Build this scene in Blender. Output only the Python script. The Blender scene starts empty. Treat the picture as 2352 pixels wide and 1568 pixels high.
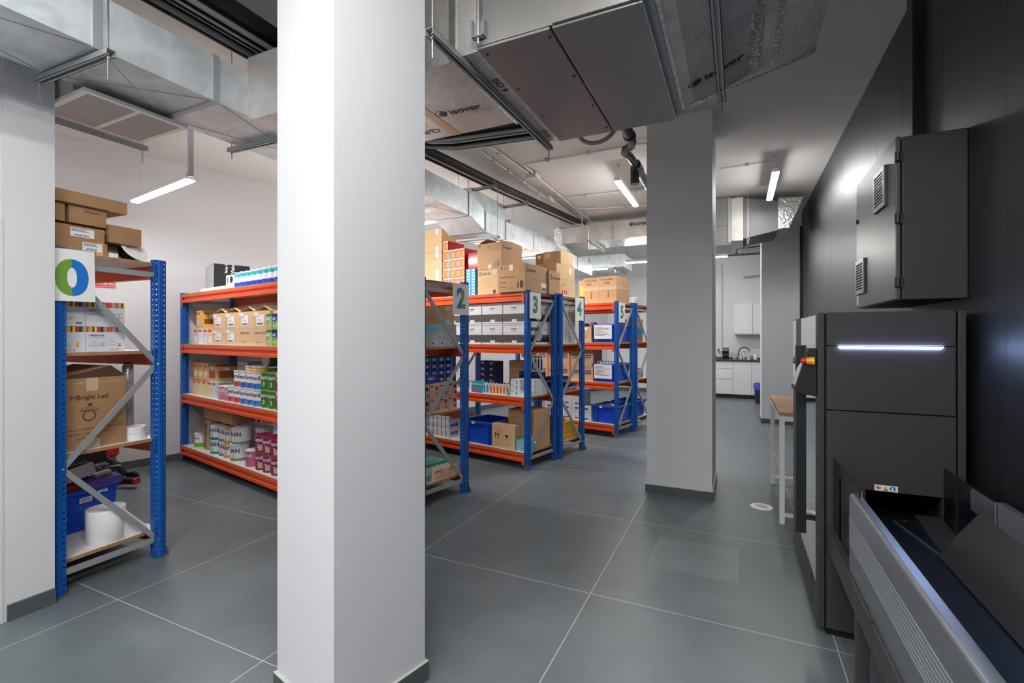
import bpy, bmesh, math, random
from mathutils import Vector, Matrix
random.seed(7)
SC = bpy.context.scene
COL = SC.collection
PI = math.pi
# ------------------------------------------------------------------ camera, world, exposure
cam_d = bpy.data.cameras.new('camera')
cam = bpy.data.objects.new('camera', cam_d)
COL.objects.link(cam)
cam.location = (0, 0, 1.49)
cam.rotation_euler = (PI / 2, 0, math.atan(518 / 1101.0))
cam_d.sensor_width = 36.0
cam_d.lens = 36.0 * 1101.0 / 2352.0
cam_d.shift_y = -13.0 / 2352.0
cam_d.clip_start = 0.05
SC.camera = cam
SC.view_settings.view_transform = 'Standard'
SC.view_settings.look = 'None'
SC.view_settings.exposure = 1.55
SC.view_settings.gamma = 1.0
SC.view_settings.use_curve_mapping = False
world = bpy.data.worlds.new('world')
SC.world = world
world.use_nodes = True
bg = world.node_tree.nodes['Background']
bg.inputs[0].default_value = (0.75, 0.82, 0.9, 1)
bg.inputs[1].default_value = 0.12
LAMP = 40.0          # emission strength of the LED tubes
CEIL = 3.545
XW = 0.967           # face of the dark panelled wall

# ------------------------------------------------------------------ materials
def lin(c):
    return c / 12.92 if c <= 0.04045 else ((c + 0.055) / 1.055) ** 2.4
def rgb(h):
    h = h.lstrip('#')
    return tuple(lin(int(h[i:i + 2], 16) / 255.0) for i in (0, 2, 4)) + (1,)
MATS = {}
def mat(name, col, rough=0.5, metal=0.0, noise=0.0, scale=8.0, bump=0.0, bscale=60.0, spec=0.5, emit=0.0, alpha=1.0, trans=0.0, coat=0.0):
    if name in MATS: return MATS[name]
    m = bpy.data.materials.new(name); m.use_nodes = True
    nt = m.node_tree; b = nt.nodes['Principled BSDF']
    c = rgb(col) if isinstance(col, str) else tuple(col) + (1,)
    b.inputs['Base Color'].default_value = c
    b.inputs['Roughness'].default_value = rough
    b.inputs['Metallic'].default_value = metal
    b.inputs['Specular IOR Level'].default_value = spec
    b.inputs['Transmission Weight'].default_value = trans
    b.inputs['Alpha'].default_value = alpha
    b.inputs['Coat Weight'].default_value = coat
    if emit:
        b.inputs['Emission Color'].default_value = c
        b.inputs['Emission Strength'].default_value = emit
    if noise or bump:
        tc = nt.nodes.new('ShaderNodeTexCoord')
    if noise:
        n = nt.nodes.new('ShaderNodeTexNoise'); n.inputs['Scale'].default_value = scale; n.inputs['Detail'].default_value = 5
        nt.links.new(tc.outputs['Object'], n.inputs['Vector'])
        mr = nt.nodes.new('ShaderNodeMapRange')
        mr.inputs['From Min'].default_value = 0.3; mr.inputs['From Max'].default_value = 0.7
        mr.inputs['To Min'].default_value = 1 - noise; mr.inputs['To Max'].default_value = 1 + noise
        nt.links.new(n.outputs['Fac'], mr.inputs['Value'])
        mx = nt.nodes.new('ShaderNodeVectorMath'); mx.operation = 'SCALE'
        mx.inputs[0].default_value = c[:3]
        nt.links.new(mr.outputs[0], mx.inputs['Scale'])
        nt.links.new(mx.outputs[0], b.inputs['Base Color'])
    if bump:
        n2 = nt.nodes.new('ShaderNodeTexNoise'); n2.inputs['Scale'].default_value = bscale; n2.inputs['Detail'].default_value = 3
        nt.links.new(tc.outputs['Object'], n2.inputs['Vector'])
        bp = nt.nodes.new('ShaderNodeBump'); bp.inputs['Strength'].default_value = bump; bp.inputs['Distance'].default_value = 0.01
        nt.links.new(n2.outputs['Fac'], bp.inputs['Height']); nt.links.new(bp.outputs[0], b.inputs['Normal'])
    MATS[name] = m
    return m

WALLW = mat('white_paint', '#d2d3d6', 0.6, noise=0.012, scale=1.5)
CEILW = mat('ceiling_paint', '#d0cdca', 0.7, noise=0.015, scale=1.0)
SKIRT = mat('grey_skirting', '#51575a', 0.45, noise=0.08, scale=9)
DARKP = mat('dark_wall_panel', '#4a4b4f', 0.46, metal=0.85, bump=0.008, bscale=5)
BLACK = mat('black_rubber', '#101112', 0.6)
BLACKS = mat('black_satin', '#1a1a1c', 0.4)
BLUE = mat('blue_enamel', '#0b56a8', 0.35, noise=0.05, scale=30)
ORANGE = mat('orange_enamel', '#e2531c', 0.4, noise=0.05, scale=12)
GALV = mat('galvanised_bar', '#aab0b3', 0.38, metal=0.4)
STEEL = mat('bright_steel', '#c5c8ca', 0.3, metal=1.0)
BOARDW = mat('white_melamine', '#dedddb', 0.35)
BOARDE = mat('chipboard_edge', '#a07c55', 0.7, noise=0.15, scale=60)
CARD = mat('cardboard', '#c39a72', 0.75, noise=0.05, scale=14)
CARDD = mat('dark_cardboard', '#a57d58', 0.75, noise=0.06, scale=14)
CARDL = mat('light_cardboard', '#d8b58c', 0.75, noise=0.04, scale=14)
TAPEC = mat('clear_tape', '#c9b191', 0.2)
TAPEW = mat('white_tape', '#e4e4e4', 0.25)
PAPER = mat('paper', '#e9e9ea', 0.55)
INK = mat('black_ink', '#1c1c1e', 0.6)
INKB = mat('brown_ink', '#4a3626', 0.7)
INKG = mat('grey_ink', '#777b80', 0.7)
WHITE = mat('white_plastic', '#e8e8e8', 0.35)
SOCKET = mat('white_box', '#d6d8db', 0.5)
BIN = mat('blue_bin_plastic', '#0c4cc8', 0.35)
RED = mat('red', '#c8202c', 0.4)
CREAM = mat('cream', '#e6d9b5', 0.5)
PINK = mat('pink_print', '#c98b72', 0.6)
MACH = mat('machine_paint', '#383639', 0.45, bump=0.03, bscale=500)
MACH2 = mat('machine_frame_paint', '#303032', 0.45)
ALU = mat('aluminium_rail', '#8f959b', 0.32, metal=0.8)
GLASSM = mat('mirror_glass', '#b9bdc2', 0.03, metal=1.0)
LED = mat('led_diffuser', (1.0, 0.99, 0.97), 0.5, emit=LAMP)
LEDB = mat('blue_white_led', (0.40, 0.56, 1.0), 0.5, emit=22.0)
def col(name, h, rough=0.5, **k): return mat(name, h, rough, **k)

def node_mat(name):
    m = bpy.data.materials.new(name); m.use_nodes = True; MATS[name] = m
    return m, m.node_tree, m.node_tree.nodes['Principled BSDF']
def N(nt, t, **k):
    n = nt.nodes.new(t)
    for a, v in k.items(): setattr(n, a, v)
    return n
def math_n(nt, op, a, b=None, c=None):
    n = nt.nodes.new('ShaderNodeMath'); n.operation = op
    for i, x in enumerate((a, b, c)):
        if x is None: continue
        if isinstance(x, (int, float)): n.inputs[i].default_value = x
        else: nt.links.new(x, n.inputs[i])
    return n.outputs[0]

# grey porcelain floor, 1.2 m tiles
def floor_material():
    m, nt, b = node_mat('grey_floor_tiles')
    tc = N(nt, 'ShaderNodeTexCoord'); sp = N(nt, 'ShaderNodeSeparateXYZ'); nt.links.new(tc.outputs['Object'], sp.inputs[0])
    def line(out, off):
        a = math_n(nt, 'ADD', out, off); a = math_n(nt, 'DIVIDE', a, 1.2); a = math_n(nt, 'FRACT', a)
        a = math_n(nt, 'SUBTRACT', a, 0.5); a = math_n(nt, 'ABSOLUTE', a)
        return math_n(nt, 'GREATER_THAN', a, 0.5 - 0.0019)
    g = math_n(nt, 'MAXIMUM', line(sp.outputs[0], 0.77 + 12), line(sp.outputs[1], -2.703 + 12))
    n1 = N(nt, 'ShaderNodeTexNoise'); n1.inputs['Scale'].default_value = 1.6; n1.inputs['Detail'].default_value = 9; n1.inputs['Roughness'].default_value = 0.62
    n2 = N(nt, 'ShaderNodeTexNoise'); n2.inputs['Scale'].default_value = 0.55; n2.inputs['Detail'].default_value = 3
    for n in (n1, n2): nt.links.new(tc.outputs['Object'], n.inputs['Vector'])
    cr = N(nt, 'ShaderNodeValToRGB')
    cr.color_ramp.elements[0].position = 0.3; cr.color_ramp.elements[0].color = rgb('#535a5e')
    cr.color_ramp.elements[1].position = 0.72; cr.color_ramp.elements[1].color = rgb('#727b80')
    f = math_n(nt, 'ADD', math_n(nt, 'MULTIPLY', n1.outputs['Fac'], 0.65), math_n(nt, 'MULTIPLY', n2.outputs['Fac'], 0.35))
    nt.links.new(f, cr.inputs[0])
    mx = N(nt, 'ShaderNodeMix', data_type='RGBA'); nt.links.new(g, mx.inputs[0]); nt.links.new(cr.outputs[0], mx.inputs[6]); mx.inputs[7].default_value = rgb('#b9bcb9')
    nt.links.new(mx.outputs[2], b.inputs['Base Color'])
    rr = math_n(nt, 'ADD', math_n(nt, 'MULTIPLY', n1.outputs['Fac'], 0.25), 0.26)
    nt.links.new(rr, b.inputs['Roughness'])
    bp = N(nt, 'ShaderNodeBump'); bp.inputs['Strength'].default_value = 0.05; bp.inputs['Distance'].default_value = 0.01
    nt.links.new(n1.outputs['Fac'], bp.inputs['Height']); nt.links.new(bp.outputs[0], b.inputs['Normal'])
    return m
FLOORM = floor_material()

def galvanised_sheet():
    m, nt, b = node_mat('galvanised_sheet')
    tc = N(nt, 'ShaderNodeTexCoord')
    n1 = N(nt, 'ShaderNodeTexNoise'); n1.inputs['Scale'].default_value = 5; n1.inputs['Detail'].default_value = 6; n1.inputs['Distortion'].default_value = 1.2
    nt.links.new(tc.outputs['Object'], n1.inputs['Vector'])
    cr = N(nt, 'ShaderNodeValToRGB')
    cr.color_ramp.elements[0].position = 0.36; cr.color_ramp.elements[0].color = rgb('#c5cdd1')
    cr.color_ramp.elements[1].position = 0.62; cr.color_ramp.elements[1].color = rgb('#dde4e8')
    nt.links.new(n1.outputs['Fac'], cr.inputs[0]); nt.links.new(cr.outputs[0], b.inputs['Base Color'])
    b.inputs['Metallic'].default_value = 0.35
    nt.links.new(math_n(nt, 'ADD', math_n(nt, 'MULTIPLY', n1.outputs['Fac'], 0.2), 0.34), b.inputs['Roughness'])
    return m
GSHEET = galvanised_sheet()

def foil_material():
    m, nt, b = node_mat('aluminium_foil_board')
    tc = N(nt, 'ShaderNodeTexCoord')
    v = N(nt, 'ShaderNodeTexVoronoi'); v.inputs['Scale'].default_value = 95
    mp = N(nt, 'ShaderNodeMapping'); mp.inputs['Scale'].default_value = (1.0, 0.45, 1.0)
    nt.links.new(tc.outputs['Object'], mp.inputs[0]); nt.links.new(mp.outputs[0], v.inputs['Vector'])
    n1 = N(nt, 'ShaderNodeTexNoise'); n1.inputs['Scale'].default_value = 4; n1.inputs['Detail'].default_value = 6
    nt.links.new(tc.outputs['Object'], n1.inputs['Vector'])
    dots = math_n(nt, 'LESS_THAN', v.outputs['Distance'], 0.24)
    mx = N(nt, 'ShaderNodeMix', data_type='RGBA'); nt.links.new(math_n(nt, 'MULTIPLY', dots, 0.6), mx.inputs[0])
    cr = N(nt, 'ShaderNodeValToRGB')
    cr.color_ramp.elements[0].position = 0.3; cr.color_ramp.elements[0].color = rgb('#bab6b3')
    cr.color_ramp.elements[1].position = 0.7; cr.color_ramp.elements[1].color = rgb('#dad6d2')
    nt.links.new(n1.outputs['Fac'], cr.inputs[0]); nt.links.new(cr.outputs[0], mx.inputs[6]); mx.inputs[7].default_value = rgb('#68676a')
    nt.links.new(mx.outputs[2], b.inputs['Base Color'])
    b.inputs['Metallic'].default_value = 0.35; b.inputs['Roughness'].default_value = 0.38
    n3 = N(nt, 'ShaderNodeTexNoise'); n3.inputs['Scale'].default_value = 35; n3.inputs['Detail'].default_value = 4
    nt.links.new(tc.outputs['Object'], n3.inputs['Vector'])
    bp = N(nt, 'ShaderNodeBump'); bp.inputs['Strength'].default_value = 0.25; bp.inputs['Distance'].default_value = 0.01
    nt.links.new(n3.outputs['Fac'], bp.inputs['Height']); nt.links.new(bp.outputs[0], b.inputs['Normal'])
    return m
FOIL = foil_material()
FOILT = mat('foil_tape', '#d2d2d2', 0.22, metal=0.9, bump=0.7, bscale=45)
CASING = mat('fan_coil_casing', '#979593', 0.36, metal=0.75)

# blue upright: real punched slots (see-through) by alpha in the post's own coordinates
def punched_material():
    m, nt, b = node_mat('punched_blue_steel')
    b.inputs['Base Color'].default_value = rgb('#0b56a8'); b.inputs['Roughness'].default_value = 0.35
    tc = N(nt, 'ShaderNodeTexCoord'); sp = N(nt, 'ShaderNodeSeparateXYZ'); nt.links.new(tc.outputs['Object'], sp.inputs[0])
    sn = N(nt, 'ShaderNodeSeparateXYZ'); nt.links.new(tc.outputs['Normal'], sn.inputs[0])
    z = math_n(nt, 'SUBTRACT', math_n(nt, 'FRACT', math_n(nt, 'DIVIDE', sp.outputs[2], 0.035)), 0.5)
    z = math_n(nt, 'MULTIPLY', z, 0.035)
    isx = math_n(nt, 'GREATER_THAN', math_n(nt, 'ABSOLUTE', sn.outputs[0]), 0.8)
    dy = math_n(nt, 'SUBTRACT', math_n(nt, 'ABSOLUTE', math_n(nt, 'SUBTRACT', sp.outputs[1], 0.036)), 0.025)
    dx = math_n(nt, 'ADD', sp.outputs[0], 0.020)
    d = math_n(nt, 'ADD', math_n(nt, 'MULTIPLY', isx, dy), math_n(nt, 'MULTIPLY', math_n(nt, 'SUBTRACT', 1.0, isx), dx))
    r2 = math_n(nt, 'ADD', math_n(nt, 'MULTIPLY', d, d), math_n(nt, 'MULTIPLY', z, z))
    hole = math_n(nt, 'LESS_THAN', r2, 0.0048 ** 2)
    nt.links.new(math_n(nt, 'SUBTRACT', 1.0, hole), b.inputs['Alpha'])
    return m
PUNCH = punched_material()

def stripes_material():       # rainbow band printed round the luminaire boxes
    m, nt, b = node_mat('rainbow_stripes')
    tc = N(nt, 'ShaderNodeTexCoord'); sp = N(nt, 'ShaderNodeSeparateXYZ'); nt.links.new(tc.outputs['Object'], sp.inputs[0])
    f = math_n(nt, 'FRACT', math_n(nt, 'DIVIDE', math_n(nt, 'ADD', sp.outputs[1], math_n(nt, 'ADD', sp.outputs[0], 5.0)), 0.16))
    cr = N(nt, 'ShaderNodeValToRGB'); cr.color_ramp.interpolation = 'CONSTANT'
    cols = ['#e0512a', '#f0a035', '#6db5d8', '#b83a7e', '#eda23c', '#a4b63e', '#5c3a36', '#f2e04a', '#d03a35', '#b8377a', '#23305e', '#2f8b54', '#e69a3c', '#b04c86', '#d65a34']
    e = cr.color_ramp.elements
    e[0].color = rgb(cols[0]); e[1].position = 1 / 15.0; e[1].color = rgb(cols[1])
    for i in range(2, 15):
        k = e.new(i / 15.0); k.color = rgb(cols[i])
    nt.links.new(f, cr.inputs[0]); nt.links.new(cr.outputs[0], b.inputs['Base Color'])
    return m
RAINBOW = stripes_material()

def two_tone(name, c0, c1):   # numerals printed in two colours, split down the middle of the card
    m, nt, b = node_mat(name)
    tc = N(nt, 'ShaderNodeTexCoord'); sp = N(nt, 'ShaderNodeSeparateXYZ'); nt.links.new(tc.outputs['Object'], sp.inputs[0])
    s = math_n(nt, 'GREATER_THAN', sp.outputs[1], 0.0)
    mx = N(nt, 'ShaderNodeMix', data_type='RGBA'); nt.links.new(s, mx.inputs[0]); mx.inputs[6].default_value = rgb(c0); mx.inputs[7].default_value = rgb(c1)
    nt.links.new(mx.outputs[2], b.inputs['Base Color']); b.inputs['Roughness'].default_value = 0.5
    return m
TONE_GB = two_tone('green_blue_numeral', '#6f9a37', '#0f72c6')
TONE_BG = two_tone('blue_green_numeral', '#0f72c6', '#6f9a37')

# ------------------------------------------------------------------ mesh builder
_TXT = {}
def text_tris(s, bold=0.0):
    key = (s, bold)
    if key in _TXT: return _TXT[key]
    c = bpy.data.curves.new('t', 'FONT'); c.body = s; c.size = 1.0; c.offset = bold; c.resolution_u = 3 if len(s) > 1 else 8
    o = bpy.data.objects.new('t', c); COL.objects.link(o)
    dg = bpy.context.evaluated_depsgraph_get()
    me = o.evaluated_get(dg).to_mesh()
    vs = [tuple(v.co)[:2] for v in me.vertices]; fs = [tuple(p.vertices) for p in me.polygons]
    o.evaluated_get(dg).to_mesh_clear()
    bpy.data.objects.remove(o); bpy.data.curves.remove(c)
    w = max([v[0] for v in vs], default=0); x0 = min([v[0] for v in vs], default=0)
    _TXT[key] = (vs, fs, x0, w)
    return _TXT[key]

class MB:
    def __init__(s): s.v = []; s.f = []; s.mi = []; s.mats = []
    def _m(s, m):
        if m not in s.mats: s.mats.append(m)
        return s.mats.index(m)
    def add(s, vs, fs, m):
        o = len(s.v); k = s._m(m); s.v += [tuple(v) for v in vs]
        for f in fs: s.f.append(tuple(i + o for i in f)); s.mi.append(k)
        return s
    def box(s, x0, x1, y0, y1, z0, z1, m, tx=0.0, ty=0.0):
        x0, x1 = min(x0, x1), max(x0, x1); y0, y1 = min(y0, y1), max(y0, y1)
        vs = [(x0 + tx, y0 + ty, z0), (x1 - tx, y0 + ty, z0), (x1 - tx, y1 - ty, z0), (x0 + tx, y1 - ty, z0), (x0, y0, z1), (x1, y0, z1), (x1, y1, z1), (x0, y1, z1)]
        return s.add(vs, [(3, 2, 1, 0), (4, 5, 6, 7), (0, 1, 5, 4), (1, 2, 6, 5), (2, 3, 7, 6), (3, 0, 4, 7)], m)
    def prism(s, poly, a0, a1, m, axis='x', cap=True):
        def P(a, p, q): return {'x': (a, p, q), 'y': (p, a, q), 'z': (p, q, a)}[axis]
        n = len(poly); vs = [P(a0, *p) for p in poly] + [P(a1, *p) for p in poly]
        fs = [(i, (i + 1) % n, n + (i + 1) % n, n + i) for i in range(n)]
        if cap: fs += [tuple(range(n))[::-1], tuple(range(n, 2 * n))]
        return s.add(vs, fs, m)
    def lathe(s, prof, m, c=(0, 0, 0), n=20, axis='z'):
        vs = []; fs = []
        for r, h in prof:
            for i in range(n):
                a = 2 * PI * i / n; p, q = r * math.cos(a), r * math.sin(a)
                vs.append({'z': (c[0] + p, c[1] + q, c[2] + h), 'x': (c[0] + h, c[1] + p, c[2] + q), 'y': (c[0] + p, c[1] + h, c[2] + q)}[axis])
        for j in range(len(prof) - 1):
            for i in range(n): fs.append((j * n + i, j * n + (i + 1) % n, (j + 1) * n + (i + 1) % n, (j + 1) * n + i))
        fs.append(tuple(range(n))[::-1]); k = (len(prof) - 1) * n; fs.append(tuple(range(k, k + n)))
        return s.add(vs, fs, m)
    def cyl(s, c, r, h, m, n=16, axis='z'): return s.lathe([(r, 0), (r, h)], m, c, n, axis)
    def tube(s, pts, r, m, n=8, closed=False):
        P = [Vector(p) for p in pts]; vs = []; fs = []; up = Vector((0.13, 0.21, 0.97)).normalized()
        for i, p in enumerate(P):
            d = (P[min(i + 1, len(P) - 1)] - P[max(i - 1, 0)]).normalized()
            u = up if abs(up.dot(d)) < 0.98 else Vector((1, 0.1, 0))
            a = d.cross(u).normalized(); b = d.cross(a)
            for k in range(n):
                t = 2 * PI * k / n; vs.append(tuple(p + a * r * math.cos(t) + b * r * math.sin(t)))
        for j in range(len(P) - 1):
            for i in range(n): fs.append((j * n + i, j * n + (i + 1) % n, (j + 1) * n + (i + 1) % n, (j + 1) * n + i))
        fs.append(tuple(range(n))[::-1]); k = (len(P) - 1) * n; fs.append(tuple(range(k, k + n)))
        return s.add(vs, fs, m)
    def bar(s, p, q, w, h, m):      # rectangular bar from p to q, w sideways, h up
        p, q = Vector(p), Vector(q); d = (q - p).normalized(); u = Vector((0, 0, 1))
        if abs(d.dot(u)) > 0.98: u = Vector((0, 1, 0))
        a = d.cross(u).normalized(); b = a.cross(d).normalized(); vs = []
        for e in (p, q):
            for i, j in ((-1, -1), (1, -1), (1, 1), (-1, 1)): vs.append(tuple(e + a * i * w / 2 + b * j * h / 2))
        return s.add(vs, [(0, 1, 2, 3), (7, 6, 5, 4), (0, 4, 5, 1), (1, 5, 6, 2), (2, 6, 7, 3), (3, 7, 4, 0)], m)
    def quad(s, o, xd, yd, x0, x1, y0, y1, m, off=0.0008):
        o, xd, yd = Vector(o), Vector(xd), Vector(yd); n = xd.cross(yd) * off
        return s.add([o + xd * x + yd * y + n for x, y in ((x0, y0), (x1, y0), (x1, y1), (x0, y1))], [(0, 1, 2, 3)], m)
    def disc(s, o, xd, yd, cx, cy, r, m, off=0.0012, n=20, r2=0):
        o, xd, yd = Vector(o), Vector(xd), Vector(yd); nn = xd.cross(yd) * off; vs = []
        R = [r, r2] if r2 else [r]
        for q in R:
            for i in range(n):
                t = 2 * PI * i / n; vs.append(o + xd * (cx + q * math.cos(t)) + yd * (cy + q * math.sin(t)) + nn)
        fs = [tuple(range(n))] if not r2 else [(i, (i + 1) % n, n + (i + 1) % n, n + i) for i in range(n)]
        return s.add(vs, fs, m)
    def text(s, t, size, o, xd, yd, x, y, m, off=0.001, bold=0.0, centre=False, sx=1.0):
        vs, fs, x0, w = text_tris(t, bold)
        if centre: x = x - (w + x0) / 2 * size * sx
        o, xd, yd = Vector(o), Vector(xd), Vector(yd); n = xd.cross(yd) * off
        return s.add([o + xd * (x + a * size * sx) + yd * (y + b * size) + n for a, b in vs], fs, m)
    def textcyl(s, t, size, c, r, ang, z, m, bold=0.02, off=0.0008):
        vs, fs, x0, w = text_tris(t, bold); R = r + off; out = []
        for a, b in vs:
            th = ang + ((a - (w + x0) / 2) * size) / R
            out.append((c[0] + R * math.cos(th), c[1] + R * math.sin(th), c[2] + z + b * size))
        return s.add(out, fs, m)
    def build(s, name, parent=None, loc=(0, 0, 0), rz=0.0, smooth=False, bevel=0.0, origin=None):
        me = bpy.data.meshes.new(name); vs = s.v
        if origin is not None:
            vs = [(a - origin[0], b - origin[1], c - origin[2]) for a, b, c in vs]; loc = origin
        me.from_pydata(vs, [], s.f)
        for m in s.mats: me.materials.append(m)
        me.polygons.foreach_set('material_index', s.mi)
        if smooth:
            me.polygons.foreach_set('use_smooth', [True] * len(me.polygons))
            me.update(); me.set_sharp_from_angle(angle=0.7)
        me.update()
        o = bpy.data.objects.new(name, me); COL.objects.link(o); o.location = loc; o.rotation_euler = (0, 0, rz)
        if parent is not None: o.parent = parent
        if bevel:
            b = o.modifiers.new('bevel', 'BEVEL'); b.width = bevel; b.segments = 2; b.limit_method = 'ANGLE'
        return o

USED = {}
def tag(o, label, cat, group=None):
    o['label'] = label; o['category'] = cat
    if group: o['group'] = group
    USED.setdefault(label, []).append(o.name)
    return o
def thing(name, label, cat, loc=(0, 0, 0), rz=0.0, group=None):
    o = bpy.data.objects.new(name, None); COL.objects.link(o); o.location = loc; o.rotation_euler = (0, 0, rz); o.empty_display_size = 0.1
    return tag(o, label, cat, group)
def struct(o): o['kind'] = 'structure'; return o
def dup(root, loc, rz, label, group=None):
    r = root.copy(); COL.objects.link(r); r.location = loc; r.rotation_euler = (0, 0, rz); r['label'] = label
    if group: r['group'] = group
    for ch in list(root.children):
        c = ch.copy(); COL.objects.link(c); c.parent = r
        for g in list(ch.children):
            d = g.copy(); COL.objects.link(d); d.parent = c
    USED.setdefault(label, []).append(r.name)
    return r
ORD = ['first', 'second', 'third', 'fourth', 'fifth', 'sixth', 'seventh', 'eighth', 'ninth', 'tenth', 'eleventh', 'twelfth', 'thirteenth', 'fourteenth', 'fifteenth', 'sixteenth', 'seventeenth', 'eighteenth', 'nineteenth', 'twentieth']
XV, YV, ZV = (1, 0, 0), (0, 1, 0), (0, 0, 1)
# ------------------------------------------------------------------ the room
struct(MB().box(-8.5, 2.2, -4.2, 13.6, -0.12, 0, FLOORM).build('floor'))
struct(MB().box(-8.5, 2.2, -4.2, 13.6, CEIL, CEIL + 0.15, CEILW).build('ceiling'))
# white wall behind the racks on the left, turned about twelve degrees off the tiles
WD = Vector((-6.055 + 6.225, 3.506 - 2.894, 0)).normalized(); WN = Vector((WD.y, -WD.x, 0))
W0 = Vector((-6.235, 2.85, 0))
def along_wall(t, off=0.0): return W0 + WD * t + WN * off
def wall_prism(t0, t1, off0, off1, z0, z1, m):
    ps = [along_wall(t0, off0), along_wall(t1, off0), along_wall(t1, off1), along_wall(t0, off1)]
    return MB().prism([(p.x, p.y) for p in ps], z0, z1, m, 'z')
struct(wall_prism(-2.2, 11.0, 0, -0.2, 0, CEIL, WALLW).build('wall_left'))
struct(wall_prism(-2.2, 11.0, 0.012, 0, 0, 0.085, SKIRT).build('baseboard_left'))
# white partition end beside the first rack
struct(MB().box(-7.2, -3.45, 1.125, 1.335, 0, CEIL, WALLW).build('wall_partition'))
struct(MB().box(-3.45, -3.436, 1.14, 1.335, 0, 0.085, SKIRT).build('baseboard_partition'))
struct(MB().box(-7.2, -3.462, -4.2, 1.125, 0, CEIL, WALLW).build('wall_left_front'))
struct(MB().box(-3.47, -3.447, 1.116, 1.127, 0, 2.1, mat('door_jamb_paint', '#d0d1d3', 0.5)).build('trim_1'))
# far wall and wall behind the camera
struct(MB().box(-8.5, 2.2, 13.2, 13.4, 0, CEIL, WALLW).build('wall_far'))
struct(MB().box(-8.5, 2.2, -4.2, -4.0, 0, CEIL, WALLW).build('wall_behind'))
struct(MB().box(-3.6, 0.38, 13.188, 13.2, 0, 0.085, SKIRT).build('baseboard_far'))
# dark panelled wall on the right
w = MB(); y = -3.99; k = 0
while y < 9.3:
    y1 = min(y + 0.655, 9.3)
    w.box(XW, XW + 0.06, y + 0.0015, y1 - 0.0015, 0, CEIL, DARKP); y += 0.655
w.box(XW + 0.02, XW + 0.1, -3.99, 9.3, 0, CEIL, BLACKS)
struct(w.build('wall_right'))
struct(MB().box(XW + 0.05, XW + 0.25, 9.3, 13.2, 0, CEIL, WALLW).build('wall_right_far'))
struct(MB().box(XW - 0.05, XW + 0.01, 3.50, 3.60, 2.452, CEIL, BLACKS).build('trim_2'))
# big square column in front, turned with the racks
def column(name, pts, bname, grow=0.012):
    struct(MB().prism(pts, 0, CEIL, WALLW, 'z').build(name))
    c = Vector((sum(p[0] for p in pts) / len(pts), sum(p[1] for p in pts) / len(pts)))
    out = []
    n = len(pts)
    for i in range(n):
        p, a, b = Vector(pts[i]), Vector(pts[i - 1]), Vector(pts[(i + 1) % n])
        e0, e1 = (p - a).normalized(), (b - p).normalized()
        out.append(tuple(p + (e0 - e1) * grow))
    m = MB().prism(out, 0, 0.078, SKIRT, 'z')
    m.prism(out, 0.078, 0.0815, mat('skirting_top', '#b9b9b6', 0.5), 'z')
    struct(m.build(bname))
ca = (math.sin(math.radians(13.5)), math.cos(math.radians(13.5))); cb = (-ca[1], ca[0])
C0 = Vector((-1.328, 1.301)); S1, S2 = 0.432, 0.432
pR = C0 + Vector(ca) * S1; pL = C0 + Vector(cb) * S2; pB = pR + Vector(cb) * S2
column('wall_column_near', [tuple(C0), tuple(pR), tuple(pB), tuple(pL)], 'baseboard_column_near')
column('wall_column_middle', [(-0.785, 4.69), (-0.207, 4.69), (-0.207, 5.445), (-0.785, 5.445)], 'baseboard_column_middle')
column('wall_column_far', [(0.376, 9.25), (XW + 0.06, 9.25), (XW + 0.06, 9.9), (0.376, 9.9)], 'baseboard_column_far')
# floor hatch and floor socket discs
h = thing('floor_hatch', 'tile-filled access hatch outlined in the grey floor before the middle column', 'floor hatch', (-0.26, 3.44, 0))
MB().box(-0.262, 0.262, -0.252, 0.252, 0, 0.0012, mat('hatch_rim', '#8f9698', 0.4)).build('rim', h)
MB().box(-0.259, 0.259, -0.249, 0.249, 0.0012, 0.002, mat('hatch_tile', '#6f777b', 0.4, noise=0.1, scale=3)).build('lid', h)
def disc(x, y, label):
    t = thing('floor_sticker', label, 'floor sticker', (x, y, 0))
    MB().lathe([(0.09, 0), (0.09, 0.0015)], PAPER, n=32).build('disc', t)
    g = MB(); o = (0, 0, 0.0015)
    g.disc(o, XV, YV, 0, 0.012, 0.05, mat('sticker_grey', '#b9bdc0', 0.6), 0.0004)
    g.disc(o, XV, YV, -0.03, 0.0, 0.02, mat('sticker_grey', '#b9bdc0', 0.6), 0.0006); g.disc(o, XV, YV, 0.03, -0.035, 0.018, mat('sticker_grey', '#b9bdc0', 0.6), 0.0006)
    g.build('print', t)
disc(0.19, 4.71, 'round white floor sticker by the white high table legs')
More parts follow.
